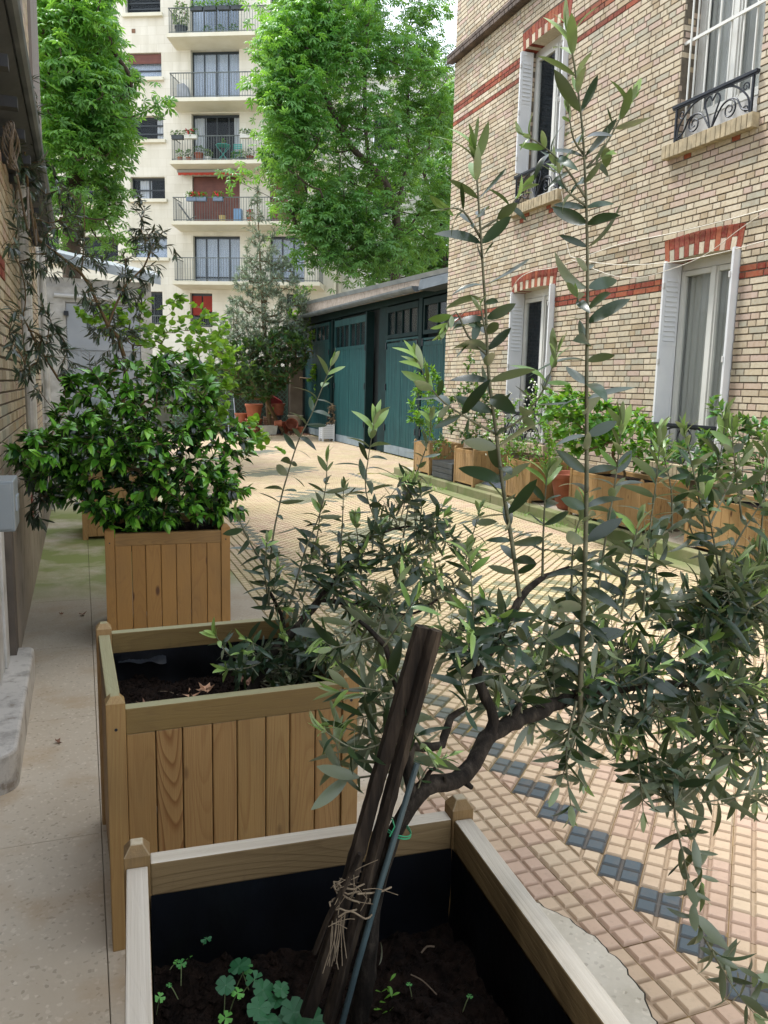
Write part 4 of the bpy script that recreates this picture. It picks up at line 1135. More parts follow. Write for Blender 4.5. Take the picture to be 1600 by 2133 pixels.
for u0, u1, np_ in ((15.32, 17.1, 4), (13.1, 15.05, 3)):      # transom lights
    m = M(); m.fbox(FR_S, u0, u1, 2.52, 2.6, -.06, 0); m.fbox(FR_S, u0, u1, 3.08, 3.2, -.06, 0); m.fbox(FR_S, u0, u0+.06, 2.6, 3.08, -.06, 0); m.fbox(FR_S, u1-.06, u1, 2.6, 3.08, -.06, 0)
    for k in range(1, np_): q = u0+.06+(u1-u0-.12)*k/np_; m.fbox(FR_S, q-.018, q+.018, 2.6, 3.08, -.05, -.006)
    o = m.build('transom', GREEN_D, sh, world=True)
    p = M(); p.fbox(FR_S, u0+.06, u1-.06, 2.6, 3.08, -.04, -.034); p.build('pane', GLASS, o, world=True)
# roof, fascia and gutter, falling slightly towards the brick building
def prism_y(m, sec0, y0, sec1, y1):
    n = len(sec0); V = [(x, y0, z) for x, z in sec0]+[(x, y1, z) for x, z in sec1]
    m.add(V, [tuple(range(n))[::-1], tuple(range(n, 2*n))]+[(i, (i+1) % n, n+(i+1) % n, n+i) for i in range(n)])
m = M(); prism_y(m, [(6.12, 3.48), (9.3, 3.65), (9.3, 3.72), (6.08, 3.56)], 12.9, [(6.12, 3.78), (9.3, 3.92), (9.3, 3.99), (6.08, 3.86)], 25.0); m.build('roof', ZINC, sh, world=True)
WORN = concrete('worn_fascia', '#8f8378', '#a89c90', '#5f564d', None, False, 5)
m = M(); prism_y(m, [(6.13, 3.33), (6.3, 3.33), (6.3, 3.52), (6.13, 3.52)], 14.6, [(6.13, 3.42), (6.3, 3.42), (6.3, 3.78), (6.13, 3.78)], 24.6); m.build('fascia', WORN, sh, world=True)
m = M(); prism_y(m, [(6.06, 3.3), (6.6, 3.3), (6.6, 3.47), (6.1, 3.47)], 12.9, [(6.06, 3.3), (6.6, 3.3), (6.6, 3.5), (6.1, 3.5)], 14.56); m.build('fascia', plain('dark_zinc', '#4e565c', '#646c72', .5, 3, .4), sh, world=True)
m = M(); th = np.linspace(PI, 2*PI, 9)
prof = [(6.05+.1*math.cos(a), .1*math.sin(a)) for a in th]
for y0, y1 in zip(np.linspace(14.6, 24.6, 17)[:-1], np.linspace(14.6, 24.6, 17)[1:]):
    V = [(x, y, z+3.38+(y-14.6)*.007) for y in (y0+.01, y1-.01) for x, z in prof]; m.add(V, [(i, i+1, 9+i+1, 9+i) for i in range(8)])
    V = [(6.05+.106*math.cos(a), y, .106*math.sin(a)+3.38+(y-14.6)*.007) for y in (y0-.02, y0+.02) for a in th]; m.add(V, [(i, i+1, 9+i+1, 9+i) for i in range(8)])
m.add([(x, 14.6, z+3.38) for x, z in prof], [tuple(range(9))]); m.build('gutter', plain('grey_gutter_zinc', '#5d656b', '#7d858a', .45, 3, .5), sh, world=True)

# ------------------------------------------------------------------ back wall with lattice
bw = thing('courtyard_wall', 'mossy rendered wall closing the far end of the courtyard', 'wall', (4, 24.6, 0))
m = M(); m.box(-2.4, 6.3, 24.6, 24.8, 0, 2.0); m.build('render', concrete('grimy_render', '#55574f', '#6d6d62', '#3c4038', None, False, 1.5), bw, world=True)
m = M(); m.box(6.0, 6.38, 24.3, 24.6, 0, 2.3); m.build('pillar', concrete('pillar_render', '#75695c', '#8a7d6e', None, None, False, 3), bw, world=True)
LAT = plain('green_lattice_paint', '#5b7a6a', '#6d8a7a', .7, 6)
for k, (x0, x1) in enumerate(((2.6, 4.25), (4.3, 5.95))):
    m = M(); w = x1-x0; H = 1.75
    for d in np.arange(-H, w, .15):
        for s in (1, -1):
            a = max(0, d); b = min(w, d+H); za, zb = a-d, b-d
            if b-a < .05: continue
            A = np.array([x0+a if s > 0 else x1-a, 24.54+.012*s, .15+za]); B = np.array([x0+b if s > 0 else x1-b, 24.54+.012*s, .15+zb])
            t_ = unit(B-A); nn = np.cross(t_, [0, 1, 0])*.011
            V = [A-nn, A+nn, B+nn, B-nn]; V2 = [q+np.array([0, .01, 0]) for q in V]
            m.add(V+V2, [(0, 1, 2, 3), (4, 7, 6, 5), (0, 4, 5, 1), (2, 6, 7, 3)])
    m.box(x0, x1, 24.51, 24.56, .13, .15); m.box(x0, x1, 24.51, 24.56, .15+H, .17+H); m.box(x0-.02, x0, 24.51, 24.56, .13, .17+H); m.box(x1, x1+.02, 24.51, 24.56, .13, .17+H)
    props(m.build('lattice', LAT), ['green diagonal lattice on the back wall, left of the slim tree trunk', 'green diagonal lattice on the back wall, beside the pillar and garages'][k], 'lattice')
# ------------------------------------------------------------------ wooden planters
W_NEAR = woodmat('weathered_pine', '#8d7248', '#846a42', '#957a50', '#5f4526', .8, .7, top='#c2b79e', knots=False)
W_MID = woodmat('pressure_treated_pine', '#b0935f', '#a68552', '#b8996a', '#74481f', 1.5, .6, top='#9a9a76')
W_MIDR = woodmat('treated_pine_rail', '#8f764a', '#86703f', '#957c50', '#5f4526', .7, .65, top='#a3a27e', axis=0, knots=False)
W_NEARR = woodmat('weathered_pine_rail', '#8b7450', '#7f6a48', '#93805a', '#5f4a2c', .8, .7, top='#cfc7b8', axis=0, knots=False)  # weathered rail; its top colour is also whitened to paint in skylight
W_NEARY = woodmat('weathered_pine_side_rail', '#8b7450', '#7f6a48', '#93805a', '#5f4a2c', .8, .7, top='#d6cfc2', axis=1, knots=False)  # weathered side rail, top colour brighter still for the painted skylight
W_MIDY = woodmat('treated_pine_side_rail', '#8f764a', '#86703f', '#957c50', '#5f4526', .7, .65, top='#a3a27e', axis=1, knots=False)
W_ORANGE = woodmat('orange_pine', '#a1793f', '#a98148', '#977038', '#74512a', .8, .6)
W_ORANGER = woodmat('orange_pine_rail', '#90703c', '#896836', '#977642', '#64482a', .7, .6, axis=0, knots=False)
W_ORANGEY = woodmat('orange_pine_side_rail', '#846038', '#7d5932', '#8b673e', '#5e3d20', .7, .6, axis=1, knots=False)
W_FAR = woodmat('honey_pine', '#a8895a', '#b09262', '#9c7e50', '#735030', .8, .65)
W_FARY = woodmat('honey_pine_rail', '#a88654', '#a07e4c', '#b08e5c', '#7a5a34', .7, .65, axis=1, knots=False)
def linermat():
    m = Mat('black_liner'); v = m.coord()
    m.color(m.ramp(m.noise(v, 7, 5, .6), [(.35, '#07080b'), (.62, '#0d1016'), (.8, '#1b2029')])); m.set(.42, 0, .35)
    m.bump(m.noise(m.coord((1, 1, .5)), 9, 5, .6), .01, .7); return m.m
LINER = linermat()
SOIL_N = plain('dark_compost', '#0f0b09', '#2a1f19', 1.0, 34, bump=.02, spec=.15)

def wrinkle(m, a, b, z0, z1, nx=26, nz=10, amp=.004, seed=0):
    g = np.random.default_rng(seed); a = np.array(a, float); b = np.array(b, float)
    t = np.linspace(0, 1, nx); w = np.linspace(0, 1, nz); nrm = np.cross(np.append(unit(b-a), 0) if len(a) == 2 else unit(b-a), [0, 0, 1])
    ph = g.uniform(0, 6, 4); V = []
    for z in w:
        for q in t:
            off = amp*(1-z)*(math.sin(q*19+ph[0]+z*3)+.6*math.sin(q*41+ph[1]-z*6)+.8*math.sin(z*7+ph[2]+q*5))
            V.append(tuple(np.array([a[0]+(b[0]-a[0])*q, a[1]+(b[1]-a[1])*q, z0+(z1-z0)*z])+nrm*off))
    F = np.array([(i*nx+j, i*nx+j+1, (i+1)*nx+j+1, (i+1)*nx+j) for i in range(nz-1) for j in range(nx-1)])
    m.add(V, F)
def soil_bed(par, w, d, z, seed, n=70, amp=.014, name='soil', mat=None):
    g = np.random.default_rng(seed); m = M(); A = g.normal(0, 1, (n, n))
    for _ in range(2): A = (A+np.roll(A, 1, 0)+np.roll(A, 1, 1)+np.roll(A, -1, 0)+np.roll(A, -1, 1))/5
    B = g.normal(0, 1, (7, 7)); xi = np.linspace(0, 6, n); i0 = np.minimum(xi.astype(int), 5); f = xi-i0
    Bx = B[i0]*(1-f)[:, None]+B[i0+1]*f[:, None]; Bx = Bx[:, i0]*(1-f)+Bx[:, i0+1]*f
    Z = z+A*amp*1.3+Bx*amp*.8
    xs, ys_ = np.linspace(-w/2, w/2, n), np.linspace(-d/2, d/2, n)
    V = [(xs[j], ys_[i], Z[i, j]) for i in range(n) for j in range(n)]
    m.add(V, np.array([(i*n+j, i*n+j+1, (i+1)*n+j+1, (i+1)*n+j) for i in range(n-1) for j in range(n-1)]))
    k = 2600 if n > 30 else 80                                  # clods
    x = g.uniform(-w/2+.01, w/2-.01, k); y = g.uniform(-d/2+.01, d/2-.01, k); s = .0016+.009*g.random(k)**3
    O8 = np.array([(1, 0, 0), (-1, 0, 0), (0, 1, 0), (0, -1, 0), (0, 0, 1), (0, 0, -1)], float); F8 = np.array([(0, 2, 4), (2, 1, 4), (1, 3, 4), (3, 0, 4), (2, 0, 5), (1, 2, 5), (3, 1, 5), (0, 3, 5)])
    for q in range(k):
        zz = Z[min(n-1, int((y[q]/d+.5)*n)), min(n-1, int((x[q]/w+.5)*n))]
        m.add(O8*s[q]*g.uniform(.6, 1.3, (6, 3))+np.array([x[q], y[q], zz+s[q]*.3]), F8)
    return m.build(name, mat or SOIL_N, par, smooth=False)

def planter(label, loc, rz, w, d, h, zs, nb, mats, group=None, post=.045, rh=.062, rt=.036, detail=True, under=.03, seed=0, nbd=None, foot_rail=False, capped=True):
    """square tub: four capped posts, four top rails, boarded sides, black liner and soil. w x d between post centres"""
    g = random.Random(seed); PM, RM, BM, RMY = mats
    t = thing('wooden_planter', label, 'planter', loc, rz, group)
    hw, hd, p = w/2, d/2, post/2
    for sx in (-1, 1):
        for sy in (-1, 1):
            m = M(); v = g.random(); x, y = sx*hw, sy*hd; e = p*.45
            V = [(x+a*p, y+b*p, 0) for a, b in ((-1, -1), (1, -1), (1, 1), (-1, 1))]+[(x+a*p, y+b*p, h-.012) for a, b in ((-1, -1), (1, -1), (1, 1), (-1, 1))]+[(x+a*e, y+b*e, h+.006) for a, b in ((-1, -1), (1, -1), (1, 1), (-1, 1))]
            m.add(V, [(3, 2, 1, 0)]+[(i, (i+1) % 4, 4+(i+1) % 4, 4+i) for i in range(4)]+[(4+i, 4+(i+1) % 4, 8+(i+1) % 4, 8+i) for i in range(4)]+[(8, 9, 10, 11)], v)
            m.build('post', PM, t, bevel=.002)
            if detail and sy < 0:
                s_ = M(); lathe(s_, [(0, .0), (.004, .0), (.004, .0012), (0, .0012)], (x, y-p-.0004, h-.08), 10, tilt=((1, 0, 0), (0, 0, -1), (0, 1, 0))); s_.build('screw', IRON, t)
    zt = h-.03
    for s in (-1, 1):
        m = M(); m.box(-hw+p, hw-p, s*(hd)-rt/2, s*(hd)+rt/2, zt-rh, zt, g.random()); m.build('top_rail', RM, t, bevel=.003)
        m = M(); m.box(s*hw-rt/2, s*hw+rt/2, -hd+p, hd-p, zt-rh, zt, g.random()); m.build('top_rail', RMY, t, bevel=.003)
        if foot_rail:
            m = M(); m.box(-hw+p, hw-p, s*hd-rt/2, s*hd+rt/2, under, under+rh*.7, g.random()); m.build('foot_rail', RM, t, bevel=.003)
            m = M(); m.box(s*hw-rt/2, s*hw+rt/2, -hd+p, hd-p, under, under+rh*.7, g.random()); m.build('foot_rail', RMY, t, bevel=.003)
        zb = under+(rh*.7 if foot_rail else 0)
        m = M(); L = w-post; ws = np.array([g.uniform(.85, 1.1) if nb < 12 else 1 for _ in range(nb)]); e = np.concatenate([[0], np.cumsum(ws)])/ws.sum()*L-L/2
        for k in range(nb): m.box(e[k]+.0012, e[k+1]-.0012, s*hd-.012 if s > 0 else s*hd-.016, s*hd+.016 if s > 0 else s*hd+.012, zb, zt-rh, g.random())
        m.build('panel', BM, t, bevel=.0035)
        n2 = nbd or nb; m = M(); L = d-post; e = np.linspace(-L/2, L/2, n2+1)
        for k in range(n2): m.box(s*hw-.014, s*hw+.014, e[k]+.0012, e[k+1]-.0012, zb, zt-rh, g.random())
        m.build('panel', BM, t, bevel=.0035)
    m = M(); iw, idp = hw-.021, hd-.021; zl = zt-rh+.003
    wrinkle(m, (-iw, idp), (iw, idp), zs-.05, zl, seed=seed); wrinkle(m, (iw, idp), (iw, -idp), zs-.05, zl, seed=seed+1); wrinkle(m, (iw, -idp), (-iw, -idp), zs-.05, zl, seed=seed+2); wrinkle(m, (-iw, -idp), (-iw, idp), zs-.05, zl, seed=seed+3)
    m.build('liner', LINER, t, smooth=True)
    soil_bed(t, 2*iw+.01, 2*idp+.01, zs, seed, 70 if detail else 14)
    return t
GN = 'big wooden planters along the left walkway'
planter('nearest pine planter, pale weathered rails, holding the staked olive tree', (.352, 1.04, 0), rad(-3.2), .607, .61, .70, .455, 8, (W_NEAR, W_NEARR, W_NEAR, W_NEARY), GN, post=.044, seed=11)
planter('second pine planter with strongly grained boards and dry leaves on its soil', (.367, 2.405, 0), rad(.9), .632, .66, .70, .50, 8, (W_MID, W_MIDR, W_MID, W_MIDY), GN, post=.048, rh=.07, seed=22)
planter('orange-brown planter under the glossy camellia', (.452, 4.915, 0), rad(-2.5), .63, .63, .69, .60, 7, (W_ORANGE, W_ORANGER, W_ORANGE, W_ORANGEY), GN, post=.05, rh=.07, seed=33)
planter('farthest walkway planter, half hidden behind the camellia', (.32, 8.28, 0), rad(0), .64, .64, .69, .60, 7, (W_MID, W_MIDR, W_MID, W_MIDY), GN, post=.05, rh=.07, seed=44, detail=False)
pl2 = [o for o in COL.objects if o.name.startswith('wooden_planter') and 'second pine' in o.get('label', '')][0]
m = M(); g = np.random.default_rng(2); nx = 14; V = []
for j in range(4):
    for i in range(nx):
        q = PZ(246+i*7.6, 1346+j*9+2*math.sin(i*.8), .585-.004*j); V.append(q+np.array([0, -.012*j+.004*math.sin(i*1.3+j), .006*math.sin(i*.9+j*2)]))
m.add(V, np.array([(j*nx+i, j*nx+i+1, (j+1)*nx+i+1, (j+1)*nx+i) for j in range(3) for i in range(nx-1)])); m.build('liner_flap', plain('grey_plastic_flap', '#1c2026', '#2c3138', .35, 8), pl2, smooth=True, world=True)
GR = 'slatted wooden planters on the right pavement'
FARM = (W_FAR, W_FARY, W_FAR, W_FARY)
def rplanter(label, y0, y1, h=.53, depth=.6, nb=7, nbd=7, x0=5.08, seed=0):
    return planter(label, (x0+depth/2, (y0+y1)/2, .118), 0, depth-.05, y1-y0-.05, h, h-.09, nb, FARM, GR, post=.04, rh=.05, rt=.03, detail=False, under=.03, seed=seed, nbd=nbd, foot_rail=True)
rplanter('slatted planter nearest the green garages, light shrub in it', 11.55, 12.2, seed=51)
rplanter('tall narrow slatted planter with white-flowered climber beside the dark trough', 10.02, 10.66, seed=52, h=.54)
rplanter('slatted planter overgrown by tiny leaves, between the cellar hatch and terracotta pot', 8.5, 9.1, seed=53)
rplanter('long slatted planter with hydrangea stems under the lower right window', 6.42, 7.66, seed=54, nbd=12)
rplanter('longest slatted planter, at the right edge beyond the olive leaves', 4.35, 5.78, seed=55, nbd=14, h=.5)
t = thing('trough', 'low dark grey slatted trough between two wooden planters', 'trough', (5.35, 11.05, .118))
m = M()
for k in range(3): m.box(5.09, 5.55, 10.72, 11.45, .13+k*.085, .13+k*.085+.08)
m.build('side', PLASTIC_D, t, world=True, bevel=.004)
m = M(); m.box(5.11, 5.53, 10.74, 11.43, .3, .372); m.build('soil', SOIL, t, world=True)
t = thing('cellar_hatch', 'sloping dark glass cellar hatch between two slatted planters', 'hatch', (5.5, 9.45, .118))
m = M(); m.add([(5.1, 9.14, .118), (5.9, 9.14, .118), (5.9, 9.14, .5), (5.1, 9.14, .16), (5.1, 9.98, .118), (5.9, 9.98, .118), (5.9, 9.98, .5), (5.1, 9.98, .16)], [(0, 1, 2, 3), (7, 6, 5, 4), (3, 2, 6, 7), (0, 3, 7, 4)]); m.build('frame', KERB, t, world=True)
m = M(); m.add([(5.16, 9.2, .19), (5.86, 9.2, .487), (5.86, 9.92, .487), (5.16, 9.92, .19)], [(0, 1, 2, 3)]); m.build('glass', plain('wired_glass', '#3a434c', '#4a545e', .25, 8), t, world=True)
t = thing('terracotta_pot', 'large terracotta pot of twiggy bush beside the long slatted planter', 'pot', (5.42, 8.02, .118))
m = M(); lathe(m, [(0, 0), (.20, 0), (.22, .04), (.29, .36), (.32, .365), (.325, .42), (.30, .42), (.28, .37), (0, .37)], (5.42, 8.02, .118), 32); m.build('body', TERRA_D, t, world=True, smooth=True, bevel=.003)

# ------------------------------------------------------------------ foliage builders
def leaves_on(paths, P, g, per, L, tpl_dirs=.8, start=.25, up=.3):
    """leaf stations along the outer part of each shoot: positions, directions, normals"""
    pos, d, nr, fr = [], [], [], []
    for p in paths:
        pts = np.array([P[i] for i in p]); T = np.gradient(pts, axis=0); k = len(pts)
        n = per if isinstance(per, int) else int(g.integers(*per))
        for j in range(n):
            q = start+(1-start)*(j+.5)/n; a = q*(k-1); i = min(int(a), k-2); f = a-i
            x = pts[i]*(1-f)+pts[i+1]*f; t = unit(T[i]); r = unit(np.cross(t, g.normal(0, 1, 3)))
            pos.append(x); d.append(unit(t*(.5+.5*q)+r*tpl_dirs+np.array([0, 0, up]))); nr.append([0, 0, 1.0]); fr.append(q)
    return np.array(pos), np.array(d), np.array(nr), np.array(fr)

OLIVE = leafmat('olive_leaf', [(0, '#1a2b20'), (.3, '#2a3f2e'), (.5, '#3a5341'), (.64, '#446240'), (.78, '#5a7d40'), (.9, '#80a054'), (1, '#9ab868')], '#80876f', .3, .14, '#8fb040', .6)
OLIVE_Y = leafmat('olive_leaf_big', [(0, '#2c4528'), (.5, '#3b5c30'), (.8, '#56833a'), (1, '#92bd66')], '#7a8a68', .35, .28, '#a0c440', .5)
BARK_O = Mat('olive_bark'); _v = BARK_O.coord((1, 1, .35)); BARK_O.color(BARK_O.ramp(BARK_O.noise(_v, 45, 6, .7), [(.3, '#13100d'), (.5, '#2a2520'), (.72, '#514940')])); BARK_O.set(.9, 0, .2); BARK_O.bump(BARK_O.noise(_v, 60, 6, .7), .004, 1); BARK_O = BARK_O.m
TWIG_O = plain('olive_twig', '#55563f', '#7c7b64', .7, 40)
T_OL = leaf_tpl(.22, .2, .12, 7, 'lance'); T_OL2 = leaf_tpl(.25, .12, .4, 7, 'lance'); T_OL3 = leaf_tpl(.2, .35, -.2, 7, 'lance', .6); T_OL4 = leaf_tpl(.22, .3, .65, 8, 'lance', -.5)
class Olive:
    def __init__(s, name, label, loc, seed):
        s.t = thing('olive_tree', label, 'tree', loc); s.g = np.random.default_rng(seed)
        s.st = M(); s.L = []; s.W = []
    wide = 1.0
    def leaf(s, p, d, n, L, v): s.L.append((p, d, n, L, v)); s.W.append(s.wide)
    def shoot(s, pts, r0=.0035, r1=.0012, gap=.03, L=.062, start=.05, young=.25, ang=1.12, dens=1.0, vmax=.62, tw=.75, view=None):
        """one shoot with opposite leaf pairs, each pair turned a quarter from the last; soft pale leaves at the tip"""
        g = s.g; P = smooth_path(pts, step=.012); seg = np.linalg.norm(np.diff(P, axis=0), axis=1); cum = np.concatenate([[0], np.cumsum(seg)]); tot = cum[-1]
        tube(s.st, P, np.linspace(r0, r1, len(P)), n=6)
        a0 = g.uniform(0, PI); q = start*tot; k = 0
        while q < tot:
            i = min(np.searchsorted(cum, q), len(P)-2); x = P[i]; t = unit(P[min(i+2, len(P)-1)]-P[max(i-2, 0)])
            f = q/tot; ref = np.array([0, 0, 1.0]) if abs(t[2]) < .9 else np.array([1.0, 0, 0])
            b1 = unit(np.cross(t, ref if view is None else view)); b2 = np.cross(t, b1); a = (a0 if view is None else .15)+k*PI/2+g.normal(0, .18)
            tipf = max(0, (f-(1-young))/young) if young else 0
            for sgn in (-1, 1):
                if g.random() > dens: continue
                r = (b1*math.cos(a)+b2*math.sin(a))*sgn; an = ang*(1-.78*tipf)+g.normal(0, .15)
                d = t*math.cos(an)+r*math.sin(an)+np.array([0, 0, -.12*(1-tipf)]); n = unit(t*math.sin(an)-r*math.cos(an)); d = unit(d); ph = g.normal(0, tw); n = unit(n*math.cos(ph)+np.cross(d, n)*math.sin(ph))
                LL = L*g.uniform(.6, 1.2)*(1-.3*tipf)*(.75 if f < .1 else 1)
                s.leaf(x, d, n, LL, g.uniform(0, vmax) if tipf < .3 else min(1, .74+tipf*.28))
            q += gap*(1-.35*tipf)*g.uniform(.85, 1.15); k += 1
        for _ in range(3): s.leaf(P[-1], unit(t+g.normal(0, .12, 3)), unit(np.cross(t, g.normal(0, 1, 3))), L*g.uniform(.45, .75), .95)
        return P
    def done(s, leafmat_, barkpaths):
        pos, d, n, L, v = map(np.array, zip(*s.L)); m = M(); k = s.g.integers(0, 4, len(pos)); w = s.g.uniform(.8, 1.2, len(pos))*np.array(s.W)
        for i, T in enumerate((T_OL, T_OL2, T_OL3, T_OL4)):
            q = k == i; inst(m, T, pos[q], d[q], n[q], L[q], v[q], w[q])
        m.build('foliage', leafmat_, s.t, smooth=True, world=True)
        s.st.build('twigs', TWIG_O, s.t, smooth=True, world=True)
        m = M()
        for P, r in barkpaths:
            P = smooth_path(P, step=.02); rr = np.interp(np.linspace(0, 1, len(P)), np.linspace(0, 1, len(r)), r)*s.g.uniform(.9, 1.1, len(P)); P = P+s.g.normal(0, .0012, P.shape); tube(m, P, rr, n=12)
        m.build('trunk', BARK_O, s.t, smooth=True, world=True)

def pxp(seq):            # [(px, py, Y), ...] -> points
    return [PY(*q) for q in seq]

# ---- the near olive: trunk staked in the first planter, limbs reaching right
o3 = Olive('olive_tree', 'staked olive tree in the nearest planter, limbs and tall shoots reaching right', (.40, 1.12, .455), 5)
bark = [
 (pxp([(745, 2150, 1.12), (762, 2030, 1.11), (776, 1900, 1.10), (797, 1800, 1.10), (832, 1715, 1.10), (868, 1655, 1.10), (905, 1632, 1.11), (950, 1628, 1.13), (985, 1590, 1.15), (1012, 1540, 1.17), (1060, 1508, 1.2), (1120, 1485, 1.24), (1200, 1450, 1.28), (1300, 1430, 1.33), (1420, 1425, 1.4), (1540, 1420, 1.48)]), [.0165, .0145, .014, .0135, .0135, .015, .014, .014, .0135, .013, .0135, .010, .0075, .006, .005, .004]),
 (pxp([(862, 1665, 1.10), (850, 1610, 1.10), (856, 1560, 1.11), (880, 1557, 1.12), (918, 1550, 1.13), (930, 1520, 1.14), (942, 1492, 1.15), (972, 1473, 1.16)]), [.009, .0085, .008, .0075, .007, .007, .006, .0045]),
 (pxp([(1012, 1540, 1.17), (1028, 1500, 1.18), (1012, 1455, 1.18), (992, 1405, 1.19), (1010, 1372, 1.2), (1045, 1320, 1.22), (1070, 1270, 1.24), (1086, 1245, 1.25), (1120, 1208, 1.27), (1185, 1182, 1.3)]), [.011, .010, .0095, .009, .008, .0075, .007, .006, .005, .004]),
 (pxp([(1060, 1508, 1.2), (1075, 1480, 1.2), (1084, 1465, 1.2)]), [.008, .006, .004]),
 (pxp([(965, 1628, 1.13), (985, 1640, 1.13)]), [.006, .004]), (pxp([(885, 1640, 1.1), (893, 1612, 1.09), (905, 1600, 1.08)]), [.005, .004, .003]), (pxp([(925, 1632, 1.11), (930, 1615, 1.1)]), [.005, .003]),
 (pxp([(852, 1600, 1.10), (846, 1520, 1.12), (830, 1450, 1.14), (811, 1375, 1.17), (785, 1325, 1.2), (748, 1290, 1.24)]), [.006, .0055, .005, .0045, .004, .003]),
 (pxp([(770, 1960, 1.08), (795, 1850, 1.08), (822, 1745, 1.08), (850, 1690, 1.085)]), [.006, .006, .006, .006]),
]
D = o3.shoot; o3.wide = 1.3
# two tall shoots
D(pxp([(1083, 1248, 1.25), (1068, 1140, 1.24), (1050, 1030, 1.23), (1034, 905, 1.22), (1018, 780, 1.21), (1012, 650, 1.2), (1006, 560, 1.19), (999, 450, 1.18), (990, 320, 1.17)]), .0042, .0014, .029, .070, .06, .14, vmax=.5, view=[.45, .9, 0], ang=1.05, tw=.9)
D(pxp([(1208, 1500, 1.24), (1211, 1380, 1.22), (1218, 1200, 1.2), (1222, 1000, 1.19), (1222, 800, 1.18), (1224, 600, 1.17), (1222, 450, 1.16), (1214, 280, 1.15), (1200, 160, 1.15), (1186, 75, 1.15)]), .0055, .0013, .033, .075, .03, .14, vmax=.5, view=[.45, .9, 0], ang=1.05, tw=.9)
# side shoots of the tall ones
for q, L in (([(1034, 905, 1.22), (976, 872, 1.2), (925, 838, 1.19), (892, 800, 1.18), (873, 755, 1.18)], .058), ([(1034, 905, 1.22), (1090, 868, 1.2), (1132, 812, 1.19), (1161, 735, 1.18)], .06), ([(1020, 745, 1.21), (975, 700, 1.2), (950, 650, 1.2), (925, 690, 1.19)], .045),
             ([(1014, 700, 1.2), (1005, 660, 1.2), (1002, 640, 1.2)], .03), ([(1004, 500, 1.19), (965, 440, 1.18), (925, 435, 1.17)], .04), ([(1002, 478, 1.19), (1050, 445, 1.18), (1085, 400, 1.17)], .045),
             ([(1222, 415, 1.16), (1175, 345, 1.15), (1125, 300, 1.14), (1090, 280, 1.14)], .042), ([(1222, 330, 1.16), (1195, 290, 1.15), (1185, 235, 1.15)], .035), ([(1222, 350, 1.16), (1260, 305, 1.15), (1290, 250, 1.14), (1315, 205, 1.14)], .055), ([(1222, 430, 1.16), (1180, 395, 1.15), (1160, 345, 1.15)], .04),
             ([(1222, 350, 1.16), (1240, 340, 1.15), (1262, 322, 1.15)], .032), ([(1212, 640, 1.17), (1206, 630, 1.17), (1203, 620, 1.17)], .05)):
    D(pxp(q), .0022, .0009, .022, L, .3, .5, vmax=.55)
# arching branch and what rises from it
D(pxp([(1120, 1208, 1.27), (1200, 1182, 1.3), (1290, 1150, 1.33), (1380, 1112, 1.36), (1440, 1068, 1.38), (1480, 1010, 1.39), (1500, 950, 1.4), (1512, 870, 1.4)]), .004, .0013, .022, .06, .25, .2, vmax=.55)
D(pxp([(1185, 1182, 1.3), (1290, 1200, 1.32), (1400, 1270, 1.34), (1480, 1330, 1.36)]), .0035, .002, .028, .058, .3, 0, vmax=.5)
for q in ([(1245, 1240, 1.28), (1262, 1120, 1.27), (1282, 1000, 1.27), (1296, 880, 1.26)], [(1340, 1270, 1.3), (1352, 1120, 1.3), (1366, 1010, 1.3), (1376, 905, 1.3)], [(1130, 1200, 1.27), (1132, 1110, 1.26), (1136, 1030, 1.26), (1140, 985, 1.26)],
          [(1500, 1200, 1.34), (1480, 1090, 1.33), (1462, 1020, 1.33)], [(1505, 1180, 1.35), (1555, 1095, 1.34), (1612, 1010, 1.33)], [(1480, 1090, 1.33), (1520, 1010, 1.34), (1548, 960, 1.34)], [(1400, 1110, 1.37), (1398, 1020, 1.37), (1380, 940, 1.37)],
          [(1295, 1290, 1.28), (1310, 1180, 1.27), (1330, 1090, 1.27)], [(975, 1400, 1.2), (985, 1300, 1.2), (982, 1210, 1.2), (975, 1150, 1.2)], [(1470, 1110, 1.34), (1440, 960, 1.33), (1425, 900, 1.33)], [(1580, 1160, 1.36), (1590, 1060, 1.36), (1600, 930, 1.36)],
          [(1545, 1080, 1.36), (1530, 960, 1.36), (1525, 900, 1.36)], [(1190, 1240, 1.3), (1195, 1130, 1.3), (1215, 1060, 1.3)]):
    D(pxp(q), .0026, .001, .023, .062, .2, .38, vmax=.55)
# hanging sprays on the right
for q in ([(1440, 1430, 1.3), (1420, 1560, 1.24), (1405, 1680, 1.2), (1425, 1790, 1.17), (1445, 1880, 1.15), (1470, 1960, 1.14), (1530, 2010, 1.13), (1610, 2050, 1.12)], [(1420, 1690, 1.2), (1450, 1760, 1.18), (1462, 1850, 1.17)], [(1470, 1960, 1.14), (1530, 2060, 1.12), (1570, 2110, 1.1)],
          [(1230, 1450, 1.24), (1190, 1560, 1.2), (1165, 1640, 1.19)], [(1200, 1460, 1.22), (1180, 1570, 1.2), (1190, 1690, 1.19)], [(1540, 1420, 1.45), (1560, 1560, 1.38), (1600, 1680, 1.34)], [(1350, 1430, 1.3), (1330, 1560, 1.25), (1340, 1690, 1.22)]):
    D(pxp(q), .003, .001, .026, .062, .18, .12, vmax=.5)
